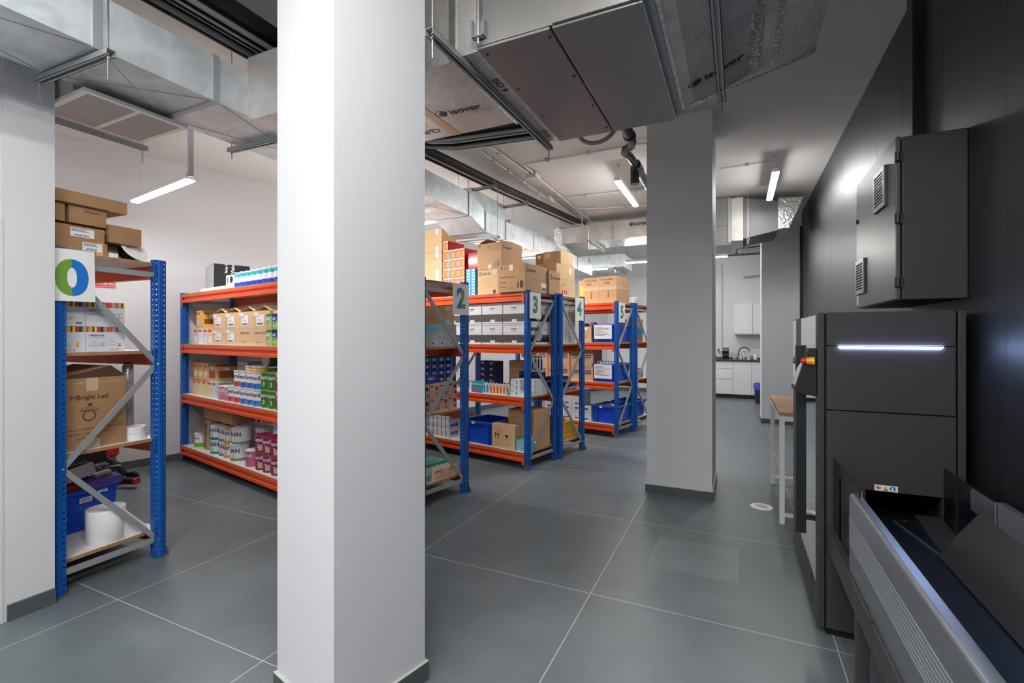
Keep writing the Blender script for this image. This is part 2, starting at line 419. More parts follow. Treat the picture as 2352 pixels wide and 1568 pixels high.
# LED tubes
def led(x0, y0, x1, y1, z, label, group=None, plate=False, wires=True, ztop=CEIL):
    L = math.hypot(x1 - x0, y1 - y0); rz = math.atan2(y1 - y0, x1 - x0)
    t = thing('linear_led_lamp', label, 'ceiling lamp', ((x0 + x1) / 2, (y0 + y1) / 2, z), rz, group)
    MB().box(-L / 2, L / 2, -0.037, 0.037, 0.0, 0.045, WHITE).build('housing', t)
    MB().prism([(-0.034, 0.0), (0.034, 0.0), (0.033, -0.012), (0.026, -0.018), (-0.026, -0.018), (-0.033, -0.012)], -L / 2 + 0.004, L / 2 - 0.004, LED, 'x').build('diffuser', t)
    if wires:
        for sx in (-1, 1):
            m = MB().tube([(sx * (L / 2 - 0.06), 0, 0.05), (sx * (L / 2 - 0.06), 0, ztop - z)], 0.0018, STEEL, 5)
            m.cyl((sx * (L / 2 - 0.06), 0, ztop - z - 0.03), 0.01, 0.03, GALV, 8); m.build('suspension_wire', t)
    if plate: MB().prism([(-0.05, 0.0), (0.05, 0.0), (0.03, -0.02), (-0.03, -0.02)], L / 2 - 0.0, L / 2 + 0.1, WHITE, 'x').build('end_cap', t)
    return t
led(0.39, 6.13, 0.39, 7.33, 3.33, 'bright linear lamp hanging beside the dark panelled wall')
led(-1.29, 5.68, -1.30, 6.88, 3.33, 'bright linear lamp hanging between the black drain pipe and foil duct')
t = led(-4.24, 2.545, -5.43, 2.72, 2.83, 'bright linear lamp hanging over the first rack near the left wall', wires=False, plate=False)
MB().tube([(0.45, 0, 0.05), (0.45, 0, CEIL - 2.83)], 0.0016, STEEL, 5).build('suspension_wire', t)
MB().box(-0.62, -0.585, -0.015, 0.02, 0.02, CEIL - 2.83, mat('grey_pole', '#b5b9bd', 0.4)).build('suspension_pole', t)
led(-3.63, 6.50, -2.47, 6.19, 2.65, 'bright linear lamp just above the open carton on rack 3', wires=False)
led(-3.65, 9.92, -2.46, 9.91, 2.9, 'bright linear lamp under the distant grey duct behind the rack four cartons')
led(-1.95, 9.3, -0.77, 9.32, 2.9, 'bright linear lamp whose end disappears behind the middle column')
led(-1.38, 11.25, -0.19, 11.28, 3.2, 'bright linear lamp over the kitchen passage, right of the middle column')
led(-3.02, 4.10, -4.18, 4.35, 2.63, 'bright lamp end glimpsed against the right edge of the near column', wires=False)
# out-of-view lamps of the same kind; all but the second added for brightness
led(-0.45, 0.85, -0.45, -0.35, 3.33, 'added linear fill lamp over the near end of the conveyor')
led(-1.75, 0.45, -1.75, -0.75, 3.33, 'linear lamp over the entrance side')
led(-0.45, -1.4, -0.45, -2.6, 3.33, 'added linear fill lamp near the rear wall on the conveyor side')
led(0.0, 0.75, 0.0, -0.45, 3.33, 'added linear fill lamp over the space before the conveyor')
led(-1.1, -0.5, -1.1, -1.7, 3.33, 'added linear fill lamp midway over the entrance passage')
led(0.42, -1.2, 0.42, -2.4, 3.33, 'added linear fill lamp along the dark wall behind the viewer')
led(-2.3, -1.6, -2.3, -2.8, 3.33, 'added linear fill lamp near the rear wall on the entrance side')
led(-5.2, 6.2, -4.0, 5.95, 3.2, 'added linear fill lamp over the hidden part of rack four')  # unseen fill lamp, added to lighten the rack interiors
# ------------------------------------------------------------------ ducts and services under the ceiling
def seamframe(m, x0, x1, y, z0, z1, g=0.012, w=0.03, mm=None):
    mm = mm or GALV
    m.box(x0 - g, x1 + g, y, y + w, z0 - g, z0, mm); m.box(x0 - g, x1 + g, y, y + w, z1, z1 + g, mm)
    m.box(x0 - g, x0, y, y + w, z0, z1, mm); m.box(x1, x1 + g, y, y + w, z0, z1, mm)
def cchannel(m, p, q, w=0.041, h=0.03, mm=None):
    # open strut channel from p to q (horizontal)
    mm = mm or GALV
    p, q = Vector(p), Vector(q); d = (q - p).normalized(); s = Vector((-d.y, d.x, 0)); u = Vector((0, 0, 1))
    for a, b in ((s * (w / 2 - 0.0015), h / 2), (s * -(w / 2 - 0.0015), h / 2)):
        m.bar(p + a + u * b, q + a + u * b, 0.003, h, mm)
    m.bar(p + u * (h - 0.0015), q + u * (h - 0.0015), w, 0.003, mm)
    for k in (-1, 1): m.bar(p + s * k * (w / 2 - 0.006) + u * 0.0015, q + s * k * (w / 2 - 0.006) + u * 0.0015, 0.012, 0.003, mm)
def hanger(name, label, p, q, ztop=CEIL, below=0.05, over=None, group=None):
    p, q = Vector(p), Vector(q); c = (p + q) / 2
    t = thing(name, label, 'duct support', tuple(c), 0, group)
    m = MB(); cchannel(m, p - c, q - c); m.build('channel', t)
    d = (q - p).normalized()
    for e in (p + d * 0.025, q - d * 0.025):
        e = e - c
        r = MB().tube([(e.x, e.y, -below), (e.x, e.y, ztop - c.z)], 0.004, STEEL, 6); r.cyl((e.x, e.y, -0.008), 0.009, 0.008, STEEL, 6)
        r.build('threaded_rod', t)
    return t

# long galvanised duct at the left
t = thing('air_duct', 'long galvanised steel duct crossing the top left corner', 'air duct', (-3.015, 1.6, 2.86))
o = (-3.015, 1.6, 2.86)
def sub(m, name, par, org, **k):
    m.v = [(a - org[0], b - org[1], c - org[2]) for a, b, c in m.v]; return m.build(name, par, **k)
sub(MB().box(-3.27, -2.76, -1.6, 4.78, 2.86, 3.12, GSHEET), 'duct_body', t, o)
for y in (-0.1, 1.205, 1.78, 3.3, 4.70):
    m = MB(); seamframe(m, -3.27, -2.76, y, 2.86, 3.12, 0.008, 0.035); sub(m, 'joint_flange', t, o)
m = MB()       # pressed cross-breaks on the underside and side of each length
for y0, y1 in ((-0.06, 1.2), (1.245, 1.775), (1.82, 3.295), (3.34, 4.695)):
    m.bar((-3.26, y0, 2.859), (-2.77, y1, 2.859), 0.004, 0.003, GALV); m.bar((-2.77, y0, 2.859), (-3.26, y1, 2.859), 0.004, 0.003, GALV)
sub(m, 'cross_break', t, o)
# stepped continuation, narrower and lower
sub(MB().add([(-3.27, 4.78, 2.86), (-2.76, 4.78, 2.86), (-2.76, 4.78, 3.12), (-3.27, 4.78, 3.12), (-3.2, 5.0, 2.725), (-2.70, 5.0, 2.725), (-2.70, 5.0, 2.965), (-3.2, 5.0, 2.965)],
    [(0, 1, 5, 4), (1, 2, 6, 5), (2, 3, 7, 6), (3, 0, 4, 7)], GSHEET), 'duct_offset', t, o)
sub(MB().box(-3.2, -2.70, 5.0, 9.6, 2.725, 2.965, GSHEET), 'duct_run', t, o)
for y in (4.99, 5.53, 6.46, 7.5, 8.6):
    m = MB(); seamframe(m, -3.2, -2.70, y, 2.725, 2.965, 0.007, 0.03); sub(m, 'joint_flange', t, o)
sub(MB().box(-3.2, -2.90, 5.02, 5.95, 2.965, 3.28, GSHEET), 'branch_box', t, o)
sub(MB().box(-3.15, -2.85, 6.0, 7.9, 2.965, 3.10, GSHEET), 'branch_run', t, o)
hanger('duct_hanger', 'steel channel under the top left duct, nearest to the partition', (-3.33, 1.22, 2.815), (-2.68, 1.245, 2.815), below=0.11, group=None)
hanger('duct_hanger', 'steel channel under the duct where it meets the near column', (-3.33, 2.27, 2.815), (-2.68, 2.29, 2.815), below=0.05)
hanger('duct_hanger', 'bright channel under the stepped duct above the stacked cartons', (-3.25, 5.25, 2.685), (-2.64, 5.25, 2.685), below=0.03)
hanger('duct_hanger', 'far channel under the stepped duct, right above the open carton', (-3.25, 6.9, 2.685), (-2.64, 6.9, 2.685), below=0.03)

# twin ceiling grille beside the duct
gx, gy, gz = -3.62, 1.62, 2.80
t = thing('ceiling_grille', 'twin louvred air grille box hanging left of the long duct', 'ceiling grille', (gx, gy, gz), math.radians(-1))
W2, D2 = 0.53, 0.56
def gb(x0, x1, y0, y1, z0, z1, m, name):
    return MB().box(x0, x1, y0, y1, z0, z1, m).build(name, t)
GX0, GX1, GY0, GY1 = -0.06, 0.47, -0.27, 0.26
fr = MB(); fw = 0.028
fr.box(GX0, GX1, GY0, GY0 + fw, 0, 0.02, WHITE); fr.box(GX0, GX1, GY1 - fw, GY1, 0, 0.02, WHITE)
fr.box(GX0, GX0 + fw, GY0 + fw, GY1 - fw, 0, 0.02, WHITE); fr.box(GX1 - fw, GX1, GY0 + fw, GY1 - fw, 0, 0.02, WHITE)
fr.box(GX0 + fw, GX1 - fw, -0.012, 0.012, 0, 0.02, WHITE); fr.build('frame', t)
MB().box(GX0 + 0.01, 0.325, GY0 + 0.01, GY1 - 0.01, 0.02, 0.4, FOIL).build('plenum_box', t)
for a, b in ((GY0 + fw, -0.012), (0.012, GY1 - fw)):
    m = MB()
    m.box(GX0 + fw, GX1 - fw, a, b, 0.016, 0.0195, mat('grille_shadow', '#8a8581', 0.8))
    x = GX0 + fw + 0.004
    while x < GX1 - fw - 0.004:
        m.box(x, x + 0.006, a, b, 0.002, 0.014, mat('grille_slat', '#d3cdc9', 0.5)); x += 0.0125
    m.build('louvre_panel', t)
hanger('grille_hanger', 'steel channel along the left edge of the ceiling grille', (-3.70, 1.05, 2.77), (-3.71, 1.93, 2.77), below=0.09)

# hanging fan coil unit
ux0, ux1, uy0, uy1, uz = -1.098, -0.342, 1.945, 3.103, 2.83
o = (-0.72, 2.52, uz)
t = thing('fan_coil_unit', 'large grey sheet metal air conditioning unit hanging from the ceiling', 'air conditioning unit', o)
sub(MB().box(ux0, ux1, uy0, uy1, uz + 0.002, 3.30, CASING), 'casing', t, o)
for a, b in ((ux0, -0.737), (-0.724, ux1)):
    sub(MB().box(a, b, uy0 + 0.003, uy1 - 0.003, uz - 0.012, uz + 0.001, CASING), 'bottom_panel', t, o, bevel=0.002)
sub(MB().box(-0.72, ux1 + 0.0, uy0 - 0.012, uy0 + 0.001, uz, uz + 0.07, CASING), 'fold_strip', t, o)
m = MB()
for y in (2.0, 2.35, 2.7, 3.02):
    for x in (ux0 + 0.03, -0.755): m.cyl((x, y, uz - 0.016), 0.006, 0.004, BLACKS, 8)
for x in (-0.9, -0.8, -0.5): m.cyl((x, uy0 - 0.002, uz + 0.2), 0.008, 0.004, GALV, 8, 'y')
sub(m, 'screw', t, o)
for x, y in ((ux0 + 0.02, uy0 - 0.02), (ux1 - 0.02, uy0 - 0.02)):
    m = MB(); m.box(x - 0.03, x + 0.03, y - 0.012, y + 0.0195, uz + 0.03, uz + 0.033, GALV); m.box(x - 0.03, x + 0.03, y + 0.0165, y + 0.0195, uz + 0.03, uz + 0.11, GALV)
    m.box(x - 0.03, x - 0.027, y - 0.012, y + 0.018, uz + 0.03, uz + 0.11, GALV); m.box(x + 0.027, x + 0.03, y - 0.012, y + 0.018, uz + 0.03, uz + 0.11, GALV)
    sub(m, 'bracket', t, o)
    sub(MB().tube([(x, y, uz - 0.0), (x, y, CEIL)], 0.005, STEEL, 6), 'threaded_rod', t, o)

# foil-faced duct on the left side of the unit
t = thing('insulated_duct', 'foil faced insulated duct left of the hanging metal unit', 'insulated duct', (-1.5, 2.4, uz)); o = (-1.5, 2.4, uz)
sub(MB().box(-1.24, -1.10, 1.975, 3.09, uz - 0.002, 3.31, FOIL), 'collar', t, o)
sub(MB().box(-2.76, -1.24, 2.0, 2.735, uz, 3.22, FOIL), 'duct_body', t, o)
m = MB()
m.box(-1.262, -1.225, 1.96, 2.75, uz - 0.006, uz + 0.0, FOILT); m.box(-1.262, -1.225, 1.965, 2.0, uz, 3.2, FOILT)
m.box(-1.72, -1.66, 2.0, 2.735, uz - 0.0022, uz, mat('kraft_tape', '#c9a27c', 0.4, metal=0.3))
m.box(-1.125, -1.1, 1.965, 3.095, uz - 0.005, uz - 0.001, FOILT)
sub(m, 'foil_tape', t, o)
INKD = mat('duct_ink', '#2b2223', 0.6)
def isover(m, o, xd, yd, x, y, s):
    m.disc(o, xd, yd, x, y + s * 0.36, s * 0.44, INKD, 0.0014, 20, s * 0.38)
    m.disc(o, xd, yd, x + s * 0.12, y + s * 0.30, s * 0.30, INKD, 0.0014, 16)
    m.text('isover', s, o, xd, yd, x + s * 0.62, y, INKD, 0.0014, 0.025)
    m.text('SAINT-GOBAIN', s * 0.26, o, xd, yd, x + s * 2.0, y - s * 0.34, INKG, 0.0014)
m = MB(); isover(m, (-1.62, 2.47, uz), (1, 0.02, 0), (0, -1, 0), 0.0, 0.0, 0.085)
m.text('CLIMAVER', 0.07, (-1.75, 2.60, uz), (-1, 0, 0), (0, 1, 0), 0.0, 0.0, INKD, 0.0014, 0.02)
m.text('ISO 9', 0.06, (-1.165, 2.42, uz - 0.002), (0, 1, 0), (1, 0, 0), -0.2, 0.0, INKD, 0.0014, 0.02)
m.text('CE 06', 0.05, (-1.165, 2.95, uz - 0.002), (0, 1, 0), (1, 0, 0), -0.05, 0.0, INKD, 0.0014, 0.02)
isover(m, (-1.95, 2.0, uz + 0.24), XV, ZV, 0, 0, 0.11)
sub(m, 'printed_logo', t, o)
hanger('duct_hanger', 'dark channel crossing under the foil collar beside the metal unit', (-1.205, 1.72, 2.79), (-1.19, 3.16, 2.79), below=0.09)

# foil plenum on the right side, rising towards the ceiling
t = thing('insulated_plenum', 'foil plenum rising right of the hanging metal unit', 'insulated duct', (0.0, 2.5, 2.95)); o = (0.0, 2.5, 2.95)
prof = [(-0.342, 2.875), (-0.234, 2.885), (0.093, 3.015), (0.385, 3.05), (0.385, 3.33), (-0.342, 3.33)]
sub(MB().prism([(a, b) for a, b in prof], 0.9, 3.10, FOIL, 'y'), 'duct_body', t, o)
m = MB()
def strip(xa, za, xb, zb, y0, y1, mm, e=0.003):
    m.add([(xa, y0, za - e), (xb, y0, zb - e), (xb, y1, zb - e), (xa, y1, za - e)], [(0, 1, 2, 3)], mm)
strip(-0.342, 2.874, -0.29, 2.879, 0.9, 3.1, FOILT); strip(0.06, 3.002, 0.12, 3.018, 0.9, 3.1, FOILT); strip(0.17, 3.022, 0.2, 3.027, 0.9, 3.1, FOILT)
strip(-0.26, 2.88, 0.385, 3.049, 3.06, 3.1, FOILT)
sub(m, 'foil_tape', t, o)
m = MB(); isover(m, (-0.215, 2.87, 2.892), Vector((1, 0, 0.39)).normalized(), (0, -1, 0), 0, 0, 0.085); sub(m, 'printed_logo', t, o)
sub(MB().box(-0.342, -0.31, 1.1, 3.13, 2.86, 2.874, GALV).box(-0.343, -0.339, 1.0, 3.125, 2.815, 2.9, FOILT), 'edge_flange', t, o)
hanger('duct_hanger', 'channel crossing under the foil plenum over its printed logo', (-0.09, 0.84, 2.90), (-0.085, 3.17, 2.90), below=0.06)

# black insulated pipe bundle above the long duct
def tubes(name, label, pts, offs, r, m, cat='pipe'):
    t = thing(name, label, cat, tuple(pts[0]))
    for k, (dx, dz, rr, mm) in enumerate(offs):
        q = [(p[0] + dx - pts[0][0], p[1] - pts[0][1], p[2] + dz - pts[0][2]) for p in pts]
        MB().tube(q, rr, mm, 10).build('pipe', t, smooth=True)
    return t
CONDW = mat('white_conduit', '#c9c5c1', 0.45)
CORR = mat('corrugated_conduit', '#8f9194', 0.5)
bp = [(-2.80, 3.95, 3.34), (-2.74, 4.3, 3.33), (-2.62, 5.4, 3.33), (-2.42, 7.3, 3.37), (-2.36, 7.85, 3.39)]
tubes('insulated_pipe_bundle', 'slim run of black insulated pipes along the far ceiling towards the foil duct', bp,
      [(0, 0, 0.042, BLACK), (-0.085, -0.025, 0.026, BLACK), (-0.035, -0.035, 0.012, CONDW)], 0, None, 'pipes')
t = thing('insulated_pipe_bundle', 'wide band of black insulated pipes turning above the foil duct', 'pipes', (-2.8, 0.2, 3.34))
for dx, dz, rr, mm in [(-0.12, 0, 0.035, BLACK), (0.0, 0.02, 0.045, BLACK), (0.09, 0.01, 0.04, BLACK), (0.17, 0.03, 0.045, BLACK), (-0.06, -0.035, 0.016, CORR), (0.12, -0.035, 0.016, CORR), (0.04, -0.03, 0.008, CONDW)]:
    q = [(dx, 0, dz), (0.02 + dx, 3.15, dz), (0.05 + dx * 0.9, 3.42 - dx * 0.3, dz), (0.16 + dx * 0.6, 3.60 - dx * 0.6, dz), (0.36 + dx * 0.2, 3.69 - dx, dz), (1.6, 3.84 - dx, dz)]
    MB().tube(q, rr, mm, 10).build('pipe', t, smooth=True)
for i, (x, y) in enumerate([(-2.65, 2.12), (-2.78, 5.07), (-2.72, 5.92), (-2.42, 7.42)]):
    hanger('pipe_support', ['channel holding the black pipes left of the near column', 'nearest dark cross channel under the black pipes right of the near column', 'middle dark cross channel under the black pipes', 'farthest cross channel under the black pipes above the foil duct'][i], (x - 0.22, y, 3.245), (x + 0.2, y - 0.03, 3.245), below=0.02)
# conduits on the ceiling with clips
def conduit(label, pts, r=0.012, clips=(), m=CONDW):
    t = thing('ceiling_conduit', label, 'conduit', tuple(pts[0]))
    q = [tuple(Vector(p) - Vector(pts[0])) for p in pts]
    MB().tube(q, r, m, 8).build('pipe', t, smooth=True)
    for c in clips:
        c = Vector(c) - Vector(pts[0]); MB().box(c.x - 0.02, c.x + 0.02, c.y - 0.012, c.y + 0.012, c.z - r - 0.004, c.z + 0.02, GALV).build('clip', t)
zc = CEIL - 0.022
conduit('conduit running from the nearest junction box to the farther one', [(-2.56, 4.3, zc), (-2.56, 6.55, zc)], 0.014, [(-2.56, y, zc) for y in (4.9, 5.3, 5.75, 6.3)])
conduit('conduit joining the middle junction box from the near side', [(-2.40, 4.55, zc), (-2.36, 5.6, zc)], 0.014, [(-2.4, 4.75, zc)])
conduit('conduit leaving the middle junction box towards the foil duct', [(-2.32, 5.7, zc), (-2.36, 8.5, zc)], 0.012, [(-2.34, 6.4, zc), (-2.35, 7.2, zc)])
conduit('conduit leaving the farther junction box towards the foil duct', [(-2.5, 6.75, zc), (-2.52, 9.0, zc)], 0.012, [(-2.5, 7.5, zc)])
conduit('long bent conduit sweeping across the ceiling towards the middle column', [(-2.30, 5.62, zc), (-2.31, 5.3, zc), (-2.29, 5.22, zc), (-2.22, 5.19, zc), (-0.95, 5.17, zc), (-0.85, 5.19, zc), (-0.82, 5.28, zc), (-0.82, 5.6, zc)], 0.013, [(-2.0, 5.185, zc), (-1.5, 5.18, zc)])
conduit('thin conduit crossing the ceiling behind the hanging lamp', [(-2.5, 6.72, zc), (-0.85, 6.80, zc)], 0.011, [(-2.0, 6.745, zc), (-1.5, 6.77, zc)])
conduit('far thin conduit crossing the ceiling before the long foil duct', [(-2.3, 7.36, zc), (-2.2, 7.45, zc), (-0.9, 7.75, zc)], 0.011, [(-1.6, 7.59, zc)])
conduit('thin conduit on the ceiling beside the lamp near the dark wall', [(-0.2, 6.35, zc), (0.39, 6.33, zc)], 0.011, [(0.1, 6.34, zc)])
def jbox(x, y, label, s=0.1):
    t = thing('junction_box', label, 'junction box', (x, y, CEIL - 0.07))
    MB().box(-s * 0.7, s * 0.7, -s, s, 0, 0.07, CONDW).build('body', t, bevel=0.004); MB().box(-s * 0.66, s * 0.66, -s * 0.95, s * 0.95, -0.006, 0, CONDW).build('lid', t)
jbox(-2.56, 4.45, 'nearest white junction box on the ceiling by the black pipes')
jbox(-2.345, 5.62, 'white junction box at the bend of the long ceiling conduit')
jbox(-2.545, 6.65, 'farther white junction box on the ceiling near the thin conduits')
jbox(-1.06, 6.72, 'small junction box beside the hanging lamp and drain pipe', 0.06)
# black drain pipe with trap behind the unit
t = thing('drain_pipe', 'black plastic drain pipe with elbows and trap under the ceiling', 'pipe', (-0.85, 3.6, 3.2)); o = (-0.85, 3.6, 3.2)
DP = mat('black_drain_plastic', '#2c2c2f', 0.35)
sub(MB().tube([(-0.83, 3.55, 3.22), (-0.835, 4.15, 3.2)], 0.045, DP, 14).tube([(-0.835, 4.12, 3.2), (-0.836, 4.17, 3.2)], 0.052, DP, 14), 'pipe', t, o, smooth=True)
sub(MB().tube([(-0.836, 4.15, 3.2), (-0.84, 4.28, 3.2), (-0.87, 4.38, 3.2), (-0.93, 4.42, 3.2), (-0.955, 4.5, 3.2), (-0.93, 4.6, 3.2), (-0.92, 4.9, 3.2)], 0.036, DP, 14), 'elbow', t, o, smooth=True)
sub(MB().tube([(-0.92, 4.85, 3.2), (-0.92, 5.05, 3.2)], 0.05, DP, 14).cyl((-0.95, 4.97, 3.04), 0.045, 0.17, DP, 16), 'trap', t, o, smooth=True)
sub(MB().tube([(-0.92, 5.05, 3.2), (-0.915, 6.6, 3.18)], 0.04, DP, 14), 'pipe', t, o, smooth=True)
t = thing('pipe_insulation_loop', 'curved grey corrugated hose sagging behind the metal unit', 'hose', (-0.9, 3.4, 3.2))
MB().tube([(-0.16 + 0.16 * math.cos(a), 0.5 - 0.0, 0.02 - 0.13 * math.sin(a)) for a in [PI * k / 12 for k in range(13)]], 0.018, CORR, 8).build('hose', t, smooth=True)

# far foil duct crossing behind rack five
fy = 7.96; o = (-2.1, 8.2, 3.1)
t = thing('insulated_duct', 'long foil faced duct crossing the far ceiling behind the racks', 'insulated duct', o)
fd = Vector((1.668, -0.10, 0)).normalized()
def fx(x): return fy + 0.28 * 0 + (x + 1.3) * -0.06
sub(MB().prism([(-2.95, 8.06), (-0.72, 7.93), (-0.72, 8.65), (-2.95, 8.78)], 3.11, 3.40, FOIL, 'z'), 'duct_body', t, o)
m = MB(); m.prism([(-2.96, 8.05), (-2.8, 8.04), (-2.8, 8.05), (-2.96, 8.06)], 3.1, 3.41, FOILT, 'z'); m.prism([(-1.93, 7.995), (-1.87, 7.991), (-1.87, 8.0), (-1.93, 8.004)], 3.1, 3.41, FOILT, 'z')
m.box(-1.95, -1.87, 8.0, 8.7, 3.106, 3.11, FOILT); sub(m, 'foil_tape', t, o)
m = MB(); isover(m, (-1.62, 7.981, 3.27), Vector((1, -0.058, 0)).normalized(), ZV, 0.03, 0.03, 0.085); sub(m, 'printed_logo', t, o)
hanger('duct_hanger', 'diagonal looking channel under the far foil duct with the logo', (-2.25, 7.75, 3.06), (-2.25, 8.85, 3.06), below=0.12)
t = thing('round_diffuser', 'small round white air valve under the far foil duct end', 'air diffuser', (-2.7, 7.6, 2.78))
MB().lathe([(0.03, 0.16), (0.11, 0.14), (0.12, 0.1), (0.09, 0.02), (0.02, 0.0)][::-1], WHITE, n=24).build('bowl', t, smooth=True)
# distant grey rectangular duct above the far racks
t = thing('air_duct', 'short dull grey duct hanging near the far white wall', 'air duct', (-2.6, 10.2, 2.98)); o = (-2.6, 10.2, 2.98)
sub(MB().box(-3.08, -2.14, 10.0, 10.9, 2.93, 3.2, GSHEET), 'duct_body', t, o)
m = MB(); m.box(-2.9, -2.86, 9.99, 10.91, 2.92, 3.21, GALV); sub(m, 'joint_flange', t, o)
hanger('duct_hanger', 'pale channel under the short dull duct by the far wall', (-2.3, 9.9, 2.885), (-2.25, 10.95, 2.885), below=0.08)
# duct group over the kitchen passage
def K(v): return (v[0] * 1.045, v[1] * 1.045, 1.49 + (v[2] - 1.49) * 1.045)
def subK(m, name, par, org, **k): m.v = [K(v) for v in m.v]; return sub(m, name, par, org, **k)
o = K((-0.35, 7.8, 2.77)); t = thing('fan_coil_unit', 'grey metal air unit half hidden behind the middle column', 'air conditioning unit', o)
subK(MB().box(-0.62, -0.08, 7.4, 8.1, 2.77, 3.44, CASING), 'casing', t, o); subK(MB().box(-0.62, -0.08, 7.394, 7.4, 3.04, 3.043, BLACKS), 'panel_seam', t, o); subK(MB().box(-0.12, -0.085, 7.38, 7.394, 2.8, 3.42, GALV), 'edge_strip', t, o)
o = K((0.3, 7.8, 2.9)); t = thing('insulated_duct', 'foil duct joining the far unit to the dark wall above the passage', 'insulated duct', o)
subK(MB().box(-0.079, 0.07, 7.4, 8.1, 2.82, 3.42, FOIL), 'collar', t, o)
subK(MB().add([(0.07, 7.4, 2.84), (0.50, 7.45, 2.93), (0.50, 8.2, 2.93), (0.07, 8.1, 2.84), (0.07, 7.4, 3.41), (0.50, 7.45, 3.33), (0.50, 8.2, 3.33), (0.07, 8.1, 3.41)], [(3, 2, 1, 0), (4, 5, 6, 7), (0, 1, 5, 4), (1, 2, 6, 5), (2, 3, 7, 6), (3, 0, 4, 7)], mat('dull_foil', '#6c6b6c', 0.55, metal=0.4, bump=0.2, bscale=30)), 'duct_body', t, o)
subK(MB().prism([(0.50, 2.95), (0.63, 2.95), (0.80, 3.35), (0.50, 3.37)], 7.45, 8.3, mat('creased_foil', '#a5a3a2', 0.3, metal=0.8, bump=0.8, bscale=25), 'y'), 'mitred_end', t, o)
hanger('duct_hanger', 'channel under the foil duct above the kitchen passage', (0.135, 7.55, 2.845), (0.135, 8.55, 2.845), below=0.05)
# pipes on the far wall
def pipe(label, pts, r, m, cat='pipe'):
    t = thing('wall_pipe', label, cat, tuple(pts[0]))
    MB().tube([tuple(Vector(p) - Vector(pts[0])) for p in pts], r, m, 10).build('pipe', t, smooth=True); return t
DG = mat('dark_grey_pipe', '#3c4044', 0.45); GR = mat('green_pipe', '#2f8b5a', 0.45)
pipe('dark horizontal pipe high above the kitchen cupboards', [(-0.6, 12.0, 3.32), (0.7, 12.0, 3.32)], 0.02, DG)
pipe('dark bent pipe above the green pipe over the kitchen', [(-0.02, 12.0, 3.33), (-0.02, 12.0, 3.43), (0.01, 12.0, 3.46), (0.7, 12.0, 3.50)], 0.02, DG)
pipe('thin green water pipe over the kitchen', [(0.1, 12.05, 3.28), (0.1, 12.05, 3.42), (0.7, 12.05, 3.46)], 0.009, GR)
pipe('grey bent tube on the far wall above the cupboards', [(0.13, 13.15, 2.93), (0.5, 13.15, 2.96), (0.58, 13.15, 3.02), (0.6, 13.15, 3.15)], 0.025, mat('grey_tube', '#9b9ea0', 0.4))
pipe('slim white conduit dropping down the far wall to the kitchen socket', [(-0.36, 13.17, 3.3), (-0.36, 13.17, 1.2)], 0.012, CONDW, 'conduit')
pipe('slim white conduit down the far wall behind rack five', [(-3.3, 13.17, 3.4), (-3.3, 13.17, 0.4)], 0.014, CONDW, 'conduit')
# ------------------------------------------------------------------ pallet racks
PHI = math.radians(12)
RACK = {0: ((-3.506, 1.350), math.radians(-2.8)), 1: ((-2.587, 2.778), PHI), 2: ((-2.455, 3.38), PHI), 3: ((-2.10, 4.88), PHI), 4: ((-1.94, 5.497), PHI), 5: ((-1.583, 6.97), PHI), 6: ((-1.43, 7.59), PHI)}
LEV = [0.175, 0.79, 1.38, 1.97]
def RW(k, x, y, z=0.0):
    (ox, oy), p = RACK[k]; c, s = math.cos(p), math.sin(p)
    return (ox + c * x + s * y, oy - s * x + c * y, z)
POST_ME = {}
def post_mesh():
    m = MB()
    path = [(-0.045, 0.0), (0.0, 0.0), (0.0, 0.021), (0.007, 0.026), (0.007, 0.046), (0.0, 0.051), (0.0, 0.072), (-0.045, 0.072)]
    for (x0, y0), (x1, y1) in zip(path[:-1], path[1:]):
        m.add([(x0, y0, 0), (x1, y1, 0), (x1, y1, 2.0), (x0, y0, 2.0)], [(0, 1, 2, 3)], PUNCH)
    m.add([(-0.045, 0.0, 0), (-0.045, 0.014, 0), (-0.045, 0.014, 2.0), (-0.045, 0.0, 2.0)], [(3, 2, 1, 0)], BLUE)
    m.add([(-0.045, 0.058, 0), (-0.045, 0.072, 0), (-0.045, 0.072, 2.0), (-0.045, 0.058, 2.0)], [(3, 2, 1, 0)], BLUE)
    return m
FOOT = mat('foot_steel', '#8d9296', 0.35, metal=0.8)
